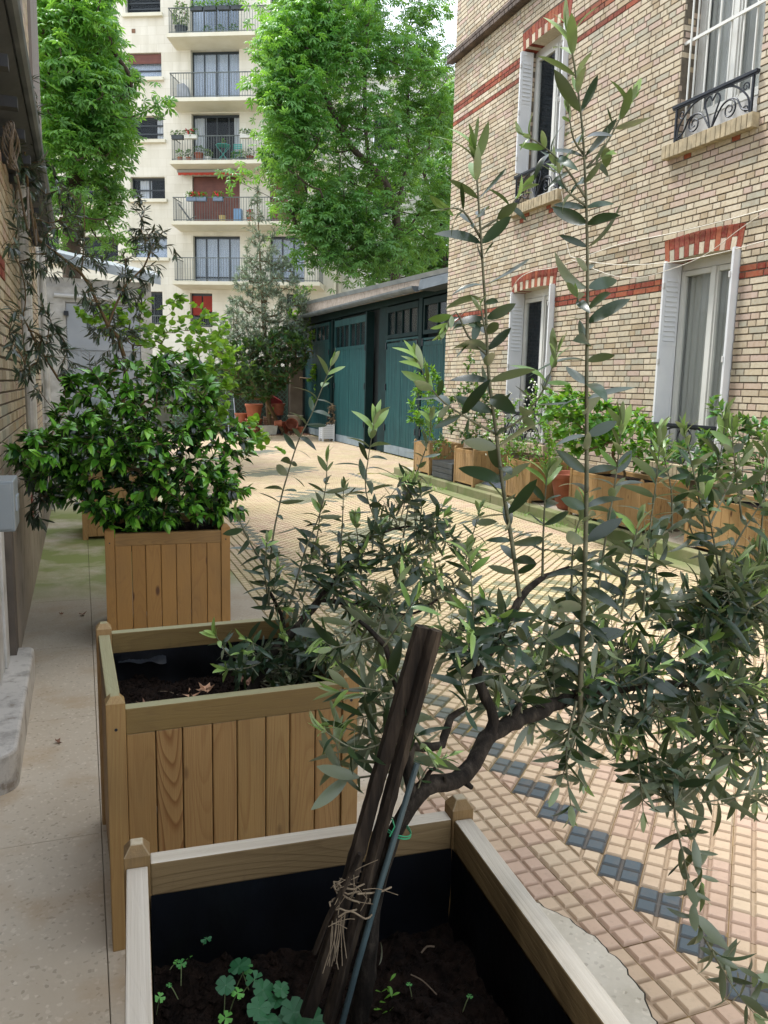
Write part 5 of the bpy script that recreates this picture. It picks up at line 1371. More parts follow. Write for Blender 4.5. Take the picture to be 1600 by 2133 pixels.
# body of the crown
o3.wide = 1.0
sk = np.array([p for P, r in bark[:3] for p in smooth_path(P, step=.05)]+[p for q in ([(1208, 1500, 1.24), (1211, 1300, 1.21)], [(1120, 1208, 1.27), (1290, 1150, 1.33), (1440, 1068, 1.38)], [(1185, 1182, 1.3), (1400, 1270, 1.34), (1480, 1330, 1.36)], [(1440, 1430, 1.3), (1405, 1680, 1.2)]) for p in smooth_path(pxp(q), step=.05)])
def bush_shoots(ol, poly, n, Yc, Yh, sk, L, seed, gap=.022, vmax=.5, young=.15, maxlen=.26, r=.002, dens=1.0):
    g = np.random.default_rng(seed); T = fill(poly, n, Yc, Yh, seed)
    for t in T:
        d = np.linalg.norm(sk-t, axis=1)+.5*np.maximum(0, sk[:, 2]-t[2]); a = sk[int(np.argmin(d))]
        v = t-a; l = np.linalg.norm(v)
        if l < .05: v = unit(g.normal(0, 1, 3)+[.3, 0, .5])*.1; t = a+v; l = .1
        if l > maxlen: a = t-v/l*maxlen
        mid = (a+t)/2+g.normal(0, .12, 3)*np.linalg.norm(t-a)
        ol.shoot([a, mid, t], r, .0009, gap, L*g.uniform(.85, 1.15), .22, young, vmax=vmax, dens=dens)
bush_shoots(o3, [(1010, 1440), (1060, 1330), (1150, 1260), (1280, 1220), (1420, 1200), (1620, 1150), (1620, 1660), (1520, 1640), (1440, 1560), (1330, 1600), (1230, 1560), (1110, 1540), (1050, 1480)], 108, 1.33, .17, sk, .062, 1)
bush_shoots(o3, [(1200, 1380), (1420, 1330), (1620, 1340), (1620, 1720), (1540, 1700), (1460, 1600), (1380, 1650), (1290, 1600), (1220, 1540)], 44, 1.3, .15, sk, .064, 2, vmax=.4)
bush_shoots(o3, [(900, 1400), (930, 1290), (1000, 1230), (1080, 1270), (1090, 1380), (1040, 1440), (960, 1450)], 24, 1.2, .1, sk, .055, 3)
bush_shoots(o3, [(1500, 1150), (1620, 1080), (1620, 1300), (1480, 1290)], 24, 1.34, .12, sk, .07, 4, vmax=.25)
sk2 = smooth_path(bark[7][0], step=.04)
bush_shoots(o3, [(670, 1300), (760, 1270), (860, 1300), (880, 1420), (850, 1580), (760, 1540), (690, 1560), (680, 1450)], 24, 1.22, .12, sk2, .062, 6, vmax=.45, gap=.024)
D(pxp([(845, 1500, 1.12), (800, 1545, 1.1), (740, 1560, 1.09), (665, 1515, 1.09)]), .002, .0009, .022, .045, .3, .3)
D(pxp([(866, 1655, 1.1), (890, 1600, 1.08), (935, 1575, 1.07)]), .0015, .0008, .02, .03, .3, .6, vmax=.75)
o3.done(OLIVE, bark)

# ---- second olive
o2 = Olive('olive_tree', 'low spreading olive tree rooted in the second planter', (.49, 2.4, .5), 9)
bark2 = [(pxp([(500, 1452, 2.28), (522, 1438, 2.3), (546, 1400, 2.32), (558, 1372, 2.33), (594, 1332, 2.35), (625, 1300, 2.37), (665, 1250, 2.4), (700, 1205, 2.42), (735, 1178, 2.44), (790, 1165, 2.47)]), [.017, .0165, .015, .014, .013, .012, .010, .009, .007, .005]),
         (pxp([(594, 1332, 2.35), (585, 1280, 2.36), (562, 1235, 2.36)]), [.008, .006, .005]), (pxp([(665, 1250, 2.4), (760, 1260, 2.4), (850, 1280, 2.4), (910, 1250, 2.42)]), [.008, .007, .005, .004]),
         (pxp([(700, 1205, 2.42), (760, 1130, 2.44), (830, 1100, 2.46), (900, 1100, 2.5)]), [.006, .005, .004, .003])]
D = o2.shoot; o2.wide = 1.3
for q, L, gp in (([(560, 1262, 2.36), (561, 1200, 2.35), (570, 1112, 2.34), (587, 1032, 2.33), (599, 990, 2.32), (615, 937, 2.31), (629, 902, 2.3), (648, 865, 2.3), (668, 815, 2.3), (692, 755, 2.3)], .058, .05), ([(604, 1260, 2.36), (636, 1147, 2.33), (664, 1077, 2.32), (678, 1018, 2.31), (682, 955, 2.3)], .055, .045),
                 ([(700, 1205, 2.42), (706, 1182, 2.4), (713, 1095, 2.38), (716, 1015, 2.37)], .045, .035), ([(863, 1300, 2.4), (842, 1235, 2.38), (804, 1147, 2.36), (783, 1088, 2.34), (762, 1020, 2.32), (768, 950, 2.31), (780, 878, 2.3)], .07, .045),
                 ([(756, 1260, 2.4), (750, 1170, 2.36), (741, 1085, 2.34)], .055, .03), ([(559, 1190, 2.35), (522, 1132, 2.32), (493, 1072, 2.3)], .055, .04), ([(545, 1385, 2.32), (500, 1372, 2.25), (475, 1362, 2.2), (448, 1322, 2.16)], .05, .025), ([(558, 1372, 2.33), (520, 1390, 2.22), (470, 1395, 2.15)], .05, .025),
                 ([(825, 1075, 2.46), (850, 1025, 2.45), (872, 975, 2.44), (893, 915, 2.43), (898, 870, 2.42)], .06, .035), ([(870, 1130, 2.48), (878, 1060, 2.46), (876, 1020, 2.45)], .05, .028), ([(895, 1120, 2.5), (905, 1080, 2.48), (926, 1050, 2.47)], .05, .028), ([(840, 1120, 2.46), (850, 1060, 2.45), (862, 1005, 2.44)], .055, .03),
                 ([(950, 1240, 2.3), (975, 1150, 2.28), (1000, 1060, 2.26)], .05, .026), ([(640, 1190, 2.38), (660, 1120, 2.37), (668, 1060, 2.36)], .05, .026), ([(560, 1262, 2.36), (552, 1190, 2.3), (556, 1130, 2.28)], .05, .03)):
    D(pxp(q), .0035, .0013, gp*.85, L*1.25, .08, .22, vmax=.55, view=[.3, .95, 0], tw=.9)
o2.wide = 1.05
sk = np.array([p for P, r in bark2 for p in smooth_path(P, step=.06)])
bush_shoots(o2, [(530, 1300), (560, 1220), (640, 1150), (740, 1120), (780, 1180), (820, 1260), (840, 1330), (760, 1400), (640, 1410), (580, 1390), (540, 1350)], 66, 2.42, .22, sk, .058, 21, gap=.026, maxlen=.35, vmax=.45)
bush_shoots(o2, [(740, 1180), (770, 1060), (830, 980), (900, 1020), (960, 1090), (1000, 1150), (960, 1230), (860, 1290), (780, 1260)], 46, 2.45, .25, sk, .056, 22, gap=.026, maxlen=.35, vmax=.55)
bush_shoots(o2, [(440, 1340), (520, 1310), (580, 1340), (620, 1400), (560, 1430), (500, 1390)], 10, 2.25, .12, sk, .05, 23, gap=.024, maxlen=.22, vmax=.6)
bush_shoots(o2, [(620, 1390), (720, 1330), (760, 1420), (740, 1520), (690, 1450), (640, 1430)], 14, 2.2, .14, sk, .055, 24, gap=.024, maxlen=.3, vmax=.4)
o2.done(OLIVE, bark2)

# ------------------------------------------------------------------ stakes, ties and small things in the near planter
OLDSTAKE = Mat('old_stake_wood'); _v = OLDSTAKE.coord((1, 1, .08)); OLDSTAKE.color(OLDSTAKE.ramp(OLDSTAKE.noise(_v, 50, 5, .6), [(.3, '#0e0b09'), (.5, '#2a221b'), (.72, '#4f4438')])); OLDSTAKE.set(.85, 0, .25); OLDSTAKE.bump(OLDSTAKE.noise(_v, 90, 5), .003, 1); OLDSTAKE = OLDSTAKE.m
def stake(label, seq, w, seed, name='stake', mat=None):
    g = np.random.default_rng(seed); P = smooth_path(pxp(seq), step=.015); m = M(); n = 9
    T = unit(P[-1]-P[0]); b1 = unit(np.cross(T, [0, 1, 0])); b2 = np.cross(T, b1); a = np.arange(n)/n*2*PI; prof = g.uniform(.72, 1.1, n); V = []
    for i, p in enumerate(P):
        rr = w*prof*(1+.04*g.normal(0, 1, n)); V += list(p+rr[:, None]*(np.cos(a)[:, None]*b1+np.sin(a)[:, None]*b2))
    k = len(P); F = [(i*n+j, i*n+(j+1) % n, (i+1)*n+(j+1) % n, (i+1)*n+j) for i in range(k-1) for j in range(n)]
    m.add(V, F+[tuple(range(n))[::-1], tuple(range((k-1)*n, k*n))]); return props(m.build(name, mat or OLDSTAKE, smooth=False), label, 'stake')
stake('dark split wooden stake, left one of the tied pair', [(640, 2110, 1.08), (700, 1930, 1.07), (782, 1640, 1.07), (880, 1305, 1.07)], .0135, 1)
stake('greyer split wooden stake, right one of the tied pair', [(684, 2125, 1.055), (756, 1860, 1.055), (838, 1560, 1.055), (907, 1312, 1.055)], .0125, 2)
stake('thin broken cane tucked under the twine knot', [(655, 1985, 1.06), (690, 1900, 1.04), (722, 1840, 1.035), (750, 1778, 1.03)], .0045, 3, 'cane')
m = M(); tube(m, pxp([(712, 2135, 1.04), (745, 2010, 1.04), (790, 1850, 1.04), (869, 1590, 1.05)]), .0048, n=10)
props(m.build('metal_stake', plain('grey_green_stake', '#3c4c50', '#48595c', .45, 30)), 'slim grey-green metal stake against the olive trunk', 'stake')
def ring(m, c, rx, ry, tilt, r, turns=1.0, rise=0.0, g=None):
    a = np.linspace(0, 2*PI*turns, int(24*turns)); P = np.stack([rx*np.cos(a), ry*np.sin(a), tilt*np.cos(a)+rise*a/(2*PI)], -1)
    if g is not None: P = P+g.normal(0, .0012, P.shape)
    tube(m, P+c, r, n=5)
m = M(); c = PY(832, 1735, 1.07)
for k in range(2): ring(m, c+np.array([0, .012, .004*k]), .021, .03, -.006, .0011, 1.0)
tube(m, pxp([(812, 1742, 1.03), (822, 1722, 1.03), (817, 1706, 1.03)]), .0011, n=5)
props(m.build('plant_tie', plain('green_wire', '#2f8a62', '#3a9a70', .4)), 'thin green plastic tie around the metal stake and trunk', 'tie')
TWINE = plain('jute_twine', '#6f604e', '#94846d', .95, 60)
g_ = np.random.default_rng(4); m = M()
for (px, py, rx) in ((722, 1885, .030), (735, 1868, .032), (740, 1835, .030), (728, 1850, .028)):
    ring(m, PY(px, py, 1.065), rx*.88, .018, .008*g_.normal(), .0015, 1.1, .003, g_)
tube(m, smooth_path(pxp([(705, 1910, 1.035), (730, 1898, 1.03), (762, 1914, 1.03), (775, 1905, 1.03)]), step=.006), .0015, n=5); tube(m, smooth_path(pxp([(745, 1862, 1.035), (790, 1858, 1.05), (815, 1848, 1.06)]), step=.006), .0016, n=5)
for _ in range(18):
    px, py = g_.uniform(695, 760), g_.uniform(1820, 1925); a = PY(px, py, 1.035); d = g_.normal(0, 1, 3)*np.array([1, .3, 1]); tube(m, smooth_path([a, a+d*.010, a+d*.018+g_.normal(0, .006, 3)], step=.004), .0006, n=4)
for _ in range(9):
    a = PY(g_.uniform(690, 720), g_.uniform(1900, 1930), 1.035); tube(m, smooth_path([a, a+[-.002, 0, -.03], a+[g_.uniform(-.02, .005), -.004, -.07]], step=.006), .0008, n=4)
props(m.build('twine', TWINE, smooth=True), 'frayed jute twine knotted around the two wooden stakes', 'twine')

CLOVER = leafmat('clover_leaf', [(0, '#2a6340'), (.5, '#38774a'), (.8, '#55a050'), (1, '#7fc656')], '#6aa070', .5, .25)
def heart(n=9):
    V = [(0, 0, 0)]; 
    for a in np.linspace(-.78, .78, n):
        r = 1.0-(.26 if abs(a) < .12 else 0)-.12*abs(a)**3; V.append((r*math.sin(a), r*math.cos(a), .12*abs(math.sin(a*2))))
    return np.array(V), np.array([(0, i+1, i) for i in range(1, n)])
HEART = heart()
def clover(m, ms, base, top, r, v, g, k=4):
    base = np.array(base); top = np.array(top); tube(ms, smooth_path([base, (base*.4+top*.6)+[0, 0, .004], top], step=.008), .0009, n=5)
    tilt = unit(np.array([g.normal(0, .25), g.normal(-.25, .2), 1.0])); a0 = g.uniform(0, 2*PI)
    x = unit(np.cross(tilt, [0, 1, 0])); y = np.cross(tilt, x)
    for i in range(k):
        a = a0+i*2*PI/k; d = x*math.cos(a)+y*math.sin(a); inst(m, HEART, [top], [unit(d-tilt*.12)], [tilt], r*g.uniform(.85, 1.1), v)
def clover_thing(label, heads, seed, zr=.47):
    g = np.random.default_rng(seed); m, ms = M(), M(); b = None
    for (px, py, r, v, k) in heads:
        top = PZ(px, py, zr+g.uniform(.0, .03)+(.02 if r > .012 else 0)); base = top+np.array([g.uniform(-.03, .02), g.uniform(-.01, .02), 0]); base[2] = .452
        b = base if b is None else b; clover(m, ms, base, top, r, v, g, k)
    t = thing('clover_plant', label, 'clover', tuple(b)); m.build('leaves', CLOVER, t, world=True); ms.build('stems', plain('clover_stem'+str(seed), '#7a8a5a', '#94a070', .6), t, world=True)
clover_thing('largest clump of dark green clover on the soil of the nearest planter', [(498, 2012, .020, .2, 4), (470, 2052, .019, .1, 4), (548, 2062, .018, .3, 4), (575, 2085, .019, .15, 4), (612, 2108, .024, .1, 4), (650, 2125, .024, .2, 4), (530, 2040, .015, .5, 3), (515, 2015, .012, .7, 3), (586, 2060, .016, .4, 4), (495, 2068, .013, .9, 3), (540, 2100, .02, .35, 4), (600, 2130, .022, .1, 4), (560, 2125, .02, .25, 4), (470, 2120, .012, .95, 3)], 1)
clover_thing('small clover sprout by the left liner of the nearest planter', [(394, 1990, .011, .9, 3), (378, 2008, .009, .8, 3), (368, 2003, .006, .9, 3)], 2)
clover_thing('single tall clover stem against the black liner', [(430, 1955, .010, .5, 3)], 3, .51)
clover_thing('lone bright clover leaf at the left rail of the nearest planter', [(333, 2077, .009, .9, 3), (352, 2052, .005, .8, 3)], 4)
clover_thing('tiny clover seedling right of the olive trunk', [(852, 2050, .006, .8, 3)], 5)
clover_thing('tiny clover seedling nearest the right rail', [(978, 2075, .006, .8, 3)], 6)
t = thing('seedling', 'small leafy seedling just right of the olive trunk', 'seedling', tuple(PZ(805, 2120, .455)))
m = M(); g = np.random.default_rng(3)
for k in range(12): inst(m, T_OBOV, [PZ(805+g.uniform(-12, 12), 2120-g.uniform(0, 32), .46)+[0, 0, .004*k]], [unit([g.normal(), g.normal(), .8])], [[0, 0, 1]], .016, .8)
m.build('leaves', LG, t, world=True)
def curled(m, c, s, g, star=True):
    """a dry curled leaf with points"""
    pts = [(0, 0)]; n = 15
    V = [(0, 0, .2*s)]
    for i in range(n):
        a = i/n*2*PI; r = s*(1.0 if i % 3 == 0 else .55)*g.uniform(.8, 1.1); x, y = r*math.cos(a), r*math.sin(a); V.append((x, y, .9*x*x/s+.4*abs(y)*g.uniform(.2, 1)))
    R = Matrix.Rotation(g.uniform(0, 6), 3, 'Z')@Matrix.Rotation(g.uniform(-.5, .9), 3, 'X')
    V = [tuple(np.array(R@Vector(v))+np.asarray(c)) for v in V]; m.add(V, [(0, i+1, (i+1) % n+1) for i in range(n)])
DRY = plain('dry_leaf', '#b98a6c', '#d0a888', .8, 30); DRY2 = plain('brown_leaf', '#7a5a48', '#8f6c58', .85, 30)
for a, b, r, lab in (((856, 2030, .462), (910, 2072, .462), .0011, 'thin dead twig on the soil right of the olive trunk'), ((878, 1985, .46), (905, 1972, .466), .0018, 'short pale stick near the right liner of the nearest planter'), ((330, 1440, .51), (372, 1448, .512), .0012, 'small twig on the soil of the second planter')):
    m = M(); A, B = PZ(*a), PZ(*b); tube(m, smooth_path([A, (A+B)/2+[0, .004, .004], B], step=.008), r, n=5); props(m.build('fallen_twig', plain('dead_twig%d' % int(a[0]), '#6b5b4a', '#8c7b68', .9, 40)), lab, 'twig')
for px, py, s, mt, lab, zz in ((428, 1438, .035, DRY, 'curled pale dry leaf standing on the soil of the second planter', .515), (400, 1452, .03, DRY, 'flat dry leaf lying before the curled one in the second planter', .508), (516, 1428, .045, DRY2, 'brown dry leaf beside the second olive trunk', .512), (300, 1468, .022, DRY2, 'small dry leaf in the near left corner of the second planter', .508)):
    m = M(); curled(m, PZ(px, py, zz), s, g_); props(m.build('dry_leaf', mt), lab, 'leaf')
for px, py, s, lab in ((120, 1546, .022, 'shrivelled dry leaf on the pale walkway beside the doorstep'), (172, 1281, .03, 'pale dry leaf on the walkway, right of the two dark scraps'), (127, 1279, .018, 'dark leaf scrap on the walkway before the mossy slabs')):
    m = M(); curled(m, PZ(px, py, .004), s, g_); props(m.build('dry_leaf', DRY2), lab, 'leaf')
m = M(); inst(m, T_OL2, [PZ(790, 2010, .475)], [unit([.3, .2, .4])], [[1, 0, 0]], .035, .95); props(m.build('fallen_leaf', leafmat('pale_fallen_leaf', [(0, '#c5cbb4'), (1, '#d0d6c0')], None, .5, .1)), 'pale curved olive leaf lying right of the trunk', 'leaf')

# ------------------------------------------------------------------ shrubs
def leafy(m, tpls, pos, d, nrm, L, v, g):
    k = g.integers(0, len(tpls), len(pos)); w = g.uniform(.85, 1.15, len(pos)); L = np.broadcast_to(L, (len(pos),))
    for i, T in enumerate(tpls):
        q = k == i
        if q.any(): inst(m, T, pos[q], d[q], nrm[q], L[q], v[q], w[q])
def shrub(name, label, cat, base, polys, leafm, tpls, L, per, seed, stemm=None, rt=.0012, droop=0.0, clampX=None, skel=(), young=None, group=None, spread=.8, start=.25, e=.42, vspan=(0, .75), bow=.12, rmax=.03, up=.3):
    """polys = [(outline, tips, Y, half depth)]; wood grows from base to every tip, leaves sit along the shoots"""
    g = np.random.default_rng(seed); t = thing(name, label, cat, tuple(base), group=group); G = Grow(); G.path([np.array(base, float), np.array(base, float)+[0, 0, .08]])
    for s in skel: G.path(smooth_path(s, step=.15)[1:] if len(s) > 2 else s, G.near(s[0]))
    T = []
    for i, (poly, n, Yc, Yh) in enumerate(polys):
        Q = fill(poly, n, Yc, Yh, seed+i)
        if clampX is not None:
            for q in Q:
                if q[0] < clampX: q[:] = CAM+(q-CAM)*(clampX/q[0])
        T.append(Q)
    T = np.vstack(T); paths = G.tips(T, g, bow, 5, up)
    pos, d, nr, fr = leaves_on(paths, G.P, g, per, L, spread, start, droop)
    nr = unit(nr+g.normal(0, .35, nr.shape)); zmin, zmax = T[:, 2].min(), T[:, 2].max(); v = g.uniform(vspan[0], vspan[1], len(pos))
    if young:
        c = T.mean(0); out = np.linalg.norm((pos-c)/(T.std(0)*1.7+1e-6), axis=1); hz = (pos[:, 2]-zmin)/(zmax-zmin)
        yy = (fr > .55)&(out+hz*.9 > young); v[yy] = g.uniform(.78, 1, yy.sum())
    m = M(); leafy(m, tpls, pos, d, nr, L*g.uniform(.7, 1.15, len(pos)), v, g); m.build('leaves', leafm, t, smooth=True, world=True)
    m = M(); G.emit(m, rt, e, 5, rmax); m.build('stems', stemm or STEMM, t, smooth=True, world=True)
    return t
CAMEL = leafmat('camellia_leaf', [(0, '#0a1d12'), (.4, '#112a1a'), (.7, '#1b4020'), (.78, '#447f28'), (.9, '#66a636'), (1, '#8cc648')], '#2c4f2a', .22, .14, '#90d030', .7)
T_CAM = leaf_tpl(.5, .2, .3, 7, 'ovate'); T_CAM2 = leaf_tpl(.46, .3, .12, 7, 'ovate', .2)
shrub('camellia_shrub', 'glossy dark green camellia with bright new tips in the orange planter', 'shrub', (.46, 4.95, .6),
      [([(20, 945), (60, 900), (110, 870), (115, 800), (170, 775), (225, 770), (300, 735), (390, 735), (450, 790), (445, 860), (430, 950), (400, 1080), (340, 1100), (220, 1090), (200, 1060), (120, 1040), (60, 1010)], 300, 4.95, .62),
       ([(430, 850), (500, 870), (540, 900), (520, 960), (440, 980)], 22, 4.9, .35), ([(400, 980), (480, 980), (540, 1020), (510, 1060), (470, 1085), (400, 1080)], 46, 4.7, .3), ([(15, 940), (60, 895), (200, 860), (220, 960), (100, 1010)], 46, 4.6, .3), ([(150, 900), (440, 860), (420, 1070), (190, 1070)], 80, 4.6, .3), ([(190, 1040), (380, 1060), (360, 1105), (230, 1118)], 30, 4.68, .22)],
      CAMEL, [T_CAM, T_CAM2], .066, (13, 20), 61, rt=.0016, droop=-.45, young=.98, spread=1.0, start=.2)
OLEAN = leafmat('grey_dark_leaf', [(0, '#1b271c'), (.5, '#2c3e2c'), (1, '#4b6044')], '#5a6256', .38, .12, '#708050', .5)
T_LN = leaf_tpl(.2, .2, .3, 6, 'lance'); T_LN2 = leaf_tpl(.18, .3, -.05, 6, 'lance', .3)
olsk = [[np.array([.3, 8.2, .68]), PY(262, 753, 7.0), PY(225, 678, 6.8), PY(199, 622, 6.7), PY(169, 569, 6.6), PY(80, 500, 6.2)], [PY(169, 569, 6.6), PY(176, 500, 6.6), PY(175, 430, 6.6)], [PY(262, 753, 7.0), PY(160, 819, 6.4), PY(94, 744, 6.1), PY(50, 665, 5.5)], [PY(225, 678, 6.8), PY(259, 597, 6.9), PY(300, 556, 7.0), PY(330, 480, 7.0)], [PY(80, 500, 6.2), PY(60, 400, 6.0), PY(50, 300, 5.8)], [PY(160, 819, 6.4), PY(110, 900, 5.6), PY(85, 1000, 5.0)]]
shrub('dark_leaved_shrub', 'tall open shrub of narrow dark leaves rising behind the camellia by the left wall', 'shrub', (.3, 8.2, .6),
      [([(20, 330), (60, 250), (90, 330), (150, 400), (180, 480), (240, 560), (200, 640), (120, 600), (60, 620), (20, 540)], 105, 6.3, .5), ([(30, 600), (100, 640), (170, 760), (120, 820), (60, 840), (25, 720)], 55, 5.8, .3),
       ([(240, 540), (300, 430), (330, 450), (380, 530), (330, 560), (290, 620), (240, 600)], 50, 6.9, .4), ([(170, 600), (290, 600), (290, 760), (180, 780)], 60, 6.9, .45), ([(60, 950), (120, 930), (110, 1060), (75, 1110), (55, 1040)], 26, 4.9, .2), ([(30, 130), (75, 150), (95, 330), (60, 420), (25, 330)], 34, 5.9, .3), ([(280, 400), (300, 400), (310, 450), (285, 450)], 5, 6.9, .2)],
      OLEAN, [T_LN, T_LN2], .078, (8, 14), 71, rt=.0016, clampX=-.3, skel=olsk, spread=.65, start=.1, droop=-.4, vspan=(0, 1))
ROUNDL = leafmat('round_light_leaf', [(0, '#3f6b20'), (.5, '#588c2a'), (1, '#82b83c')], '#7fa850', .45, .4, '#c0f040')
shrub('round_leaved_shrub', 'light green shrub with round leaves between the camellia and the slim tree', 'shrub', (.42, 8.4, .6),
      [([(150, 640), (240, 615), (340, 600), (400, 610), (470, 660), (500, 730), (470, 780), (380, 740), (300, 740), (200, 700)], 90, 7.7, .45), ([(380, 700), (480, 700), (500, 800), (480, 900), (420, 880)], 60, 7.2, .35), ([(490, 850), (530, 860), (590, 930), (575, 960), (520, 900)], 10, 6.6, .2)],
      ROUNDL, [leaf_tpl(.95, .1, .15, 5, 'round')], .062, (6, 10), 81, rt=.0014, spread=1.0)

def px_bush(name, label, cat, base, polys, leafm, tpls, L, per, seed, flowers=None, **kw):
    t = shrub(name, label, cat, base, polys, leafm, tpls, L, per, seed, **kw)
    if flowers:
        fm, n, s = flowers; g = np.random.default_rng(seed+99); m = M()
        for poly, _, Yc, Yh in polys:
            Q = fill(poly, n, Yc-.08, Yh, seed+5)
            for k in range(5): inst(m, T_ROUND, Q, ball_dirs(g, n, .2), ball_dirs(g, n, 0), s, g.uniform(0, 1, n))
        m.build('flowers', fm, t, world=True)
    return t
GP = 'plants along the brick building'
px_bush('light_shrub', 'light green shrub in the slatted planter nearest the garages', 'shrub', (5.38, 11.88, .56), [([(848, 850), (852, 790), (885, 755), (925, 790), (925, 870), (890, 910), (860, 900)], 60, 11.8, .35)], LG, [T_OBOV, T_OVATE], .09, (9, 14), 91, group=GP)
px_bush('climbing_shrub', 'tall dark-leaved climber in the narrow planter, against the wall corner', 'shrub', (5.4, 10.34, .57), [([(930, 850), (955, 790), (1010, 790), (1045, 850), (1025, 900), (985, 925), (940, 915)], 110, 10.4, .35), ([(962, 800), (975, 720), (990, 720), (1005, 800)], 14, 10.8, .15)], LD, [T_OVATE], .06, (8, 12), 92, flowers=None, group=GP)
px_bush('white_flowering_shrub', 'airy shrub full of tiny white flowers before the lower left window', 'shrub', (5.35, 9.0, .58), [([(1030, 860), (1055, 815), (1110, 790), (1155, 830), (1150, 890), (1090, 940), (1010, 950), (1005, 900)], 75, 9.2, .45)], LG, [T_TINY, T_OVATE], .045, (12, 18), 93, flowers=(WHF, 170, .018), group=GP)
px_bush('low_shrub', 'low yellow-green shrub spilling over a slatted planter beside the terracotta pot', 'shrub', (5.38, 8.8, .58), [([(1040, 940), (1060, 905), (1115, 905), (1130, 950), (1110, 1000), (1060, 990)], 90, 8.7, .3)], LG, [T_OVATE], .035, (8, 12), 94, group=GP)
px_bush('twiggy_bush', 'bare twiggy bush with sparse leaves in the large terracotta pot', 'shrub', (5.42, 8.02, .5), [([(1110, 850), (1160, 825), (1190, 850), (1200, 930), (1180, 980), (1130, 980), (1105, 910)], 120, 8.0, .35)], LG, [T_TINY, T_OVATE], .05, (6, 10), 95, group=GP)
px_bush('hydrangea', 'bright green hydrangea with dark stems in the long slatted planter', 'shrub', (5.4, 7.1, .57), [([(1120, 830), (1180, 800), (1235, 830), (1290, 850), (1315, 890), (1280, 930), (1200, 940), (1150, 890)], 130, 7.15, .4)], LG, [leaf_tpl(.62, .2, .25, 6, 'ovate')], .095, (6, 9), 96, group=GP, rt=.002)
px_bush('shrub', 'thin light shrub before the black balcony rail of the lower right window', 'shrub', (5.4, 6.6, .57), [([(1290, 880), (1330, 845), (1380, 890), (1400, 950), (1330, 970), (1300, 940)], 60, 6.5, .25)], LG, [T_OVATE], .085, (5, 8), 97, group=GP)
px_bush('broad_leaved_shrub', 'mixed leafy shrub in the longest slatted planter under the window', 'shrub', (5.4, 5.2, .53), [([(1400, 940), (1440, 900), (1560, 890), (1610, 900), (1610, 1030), (1500, 1040), (1420, 1020)], 80, 5.1, .3), ([(1475, 880), (1490, 815), (1520, 870), (1600, 860), (1590, 900)], 16, 5.3, .15)], LD, [T_CAM, T_OVATE], .08, (7, 10), 98, group=GP, young=1.5)
px_bush('trough_plant', 'small dark-leaved plants in the low grey trough', 'plant', (5.3, 11.05, .38), [([(890, 950), (900, 905), (935, 900), (940, 950)], 26, 11.0, .25)], LD, [T_OVATE], .05, (7, 10), 99, group=GP)
# weeds along the kerb
gm = M(); g = np.random.default_rng(8); n = 520
x = np.concatenate([g.uniform(4.86, 4.99, n//2), g.uniform(4.75, 5.0, n//2)]); yc = g.choice(g.uniform(4, 12.5, 26), n)+g.normal(0, .06, n)
inst(gm, leaf_tpl(.09, .2, .5, 4, 'lance'), np.stack([x, yc, np.zeros(n)], -1), unit(np.stack([g.normal(0, .5, n), g.normal(0, .5, n), np.ones(n)], -1)), ball_dirs(g, n, 0), g.uniform(.02, .07, n), g.uniform(.3, 1, n))
props(gm.build('weeds', LG), 'tufts of small weeds along the mossy kerb', kind='stuff')

# ------------------------------------------------------------------ back corner of the courtyard
SILV = leafmat('silver_leaf', [(0, '#4a5c4a'), (.5, '#667a66'), (1, '#9aab92')], '#7f8c7c', .5, .25, '#90a070')
shrub('slim_silver_tree', 'slim silver-leaved tree tapering up against the apartment building', 'tree', PY(562, 890, 23.6)*[1, 1, 0]+[0, 0, 0],
      [([(515, 430), (535, 380), (550, 430), (580, 480), (600, 560), (560, 600), (500, 600), (505, 500)], 110, 23.3, .8), ([(500, 540), (600, 540), (645, 610), (640, 690), (600, 760), (520, 765), (458, 730), (465, 640)], 520, 23.2, 1.2), ([(430, 690), (500, 620), (560, 600), (650, 620), (645, 700), (540, 770), (450, 790), (420, 740)], 200, 22.8, .8)],
      SILV, [T_LANCE], .12, (18, 26), 101, rt=.005, e=.42, skel=[pxp([(560, 860, 23.5), (556, 760, 23.5), (548, 640, 23.4), (540, 500, 23.3), (536, 400, 23.3)])], droop=.1, vspan=(0, 1), rmax=.09, up=1.6, bow=.2, spread=1.1)
shrub('dark_evergreen_shrub', 'dense dark evergreen bush under the slim silver tree by the back wall', 'shrub', PY(590, 890, 23.4)*[1, 1, 0],
      [([(440, 720), (520, 700), (600, 680), (645, 700), (640, 755), (600, 800), (560, 835), (480, 820), (430, 800)], 460, 22.5, .9)], LD, [T_OBOV], .17, (9, 13), 102, rt=.006, vspan=(0, .6), rmax=.06)
px_bush('creeper', 'bright green creeper climbing the left end of the garages', 'climber', (6.2, 23.9, 1.6), [([(600, 650), (615, 610), (650, 640), (690, 700), (690, 740), (650, 735), (610, 720)], 60, 23.4, .3), ([(645, 750), (668, 750), (665, 850), (648, 845)], 22, 23.0, .08), ([(605, 600), (660, 590), (650, 630), (610, 640)], 18, 24.2, .3)], ROUNDL, [T_OVATE], .13, (7, 10), 103, rt=.003)
def pot(label, px, pyb, Y, r, h, mat=TERRA, rim=True, tilt=None, name='flower_pot', group='empty pots heaped by the back wall', lift=None, n=20):
    c = PY(px, pyb, Y)
    if lift is None: c[2] = 0
    else: c[2] = lift
    m = M(); prof = [(0, 0), (r*.72, 0), (r*.92, h*.8), (r*.93, h*.82), (r, h*.82), (r*1.02, h), (r*.9, h), (r*.84, h*.8), (r*.65, .03), (0, .03)]
    lathe(m, prof, c, n, tilt=tilt); return props(m.build(name, mat, smooth=True, bevel=.002), label, 'pot', group)
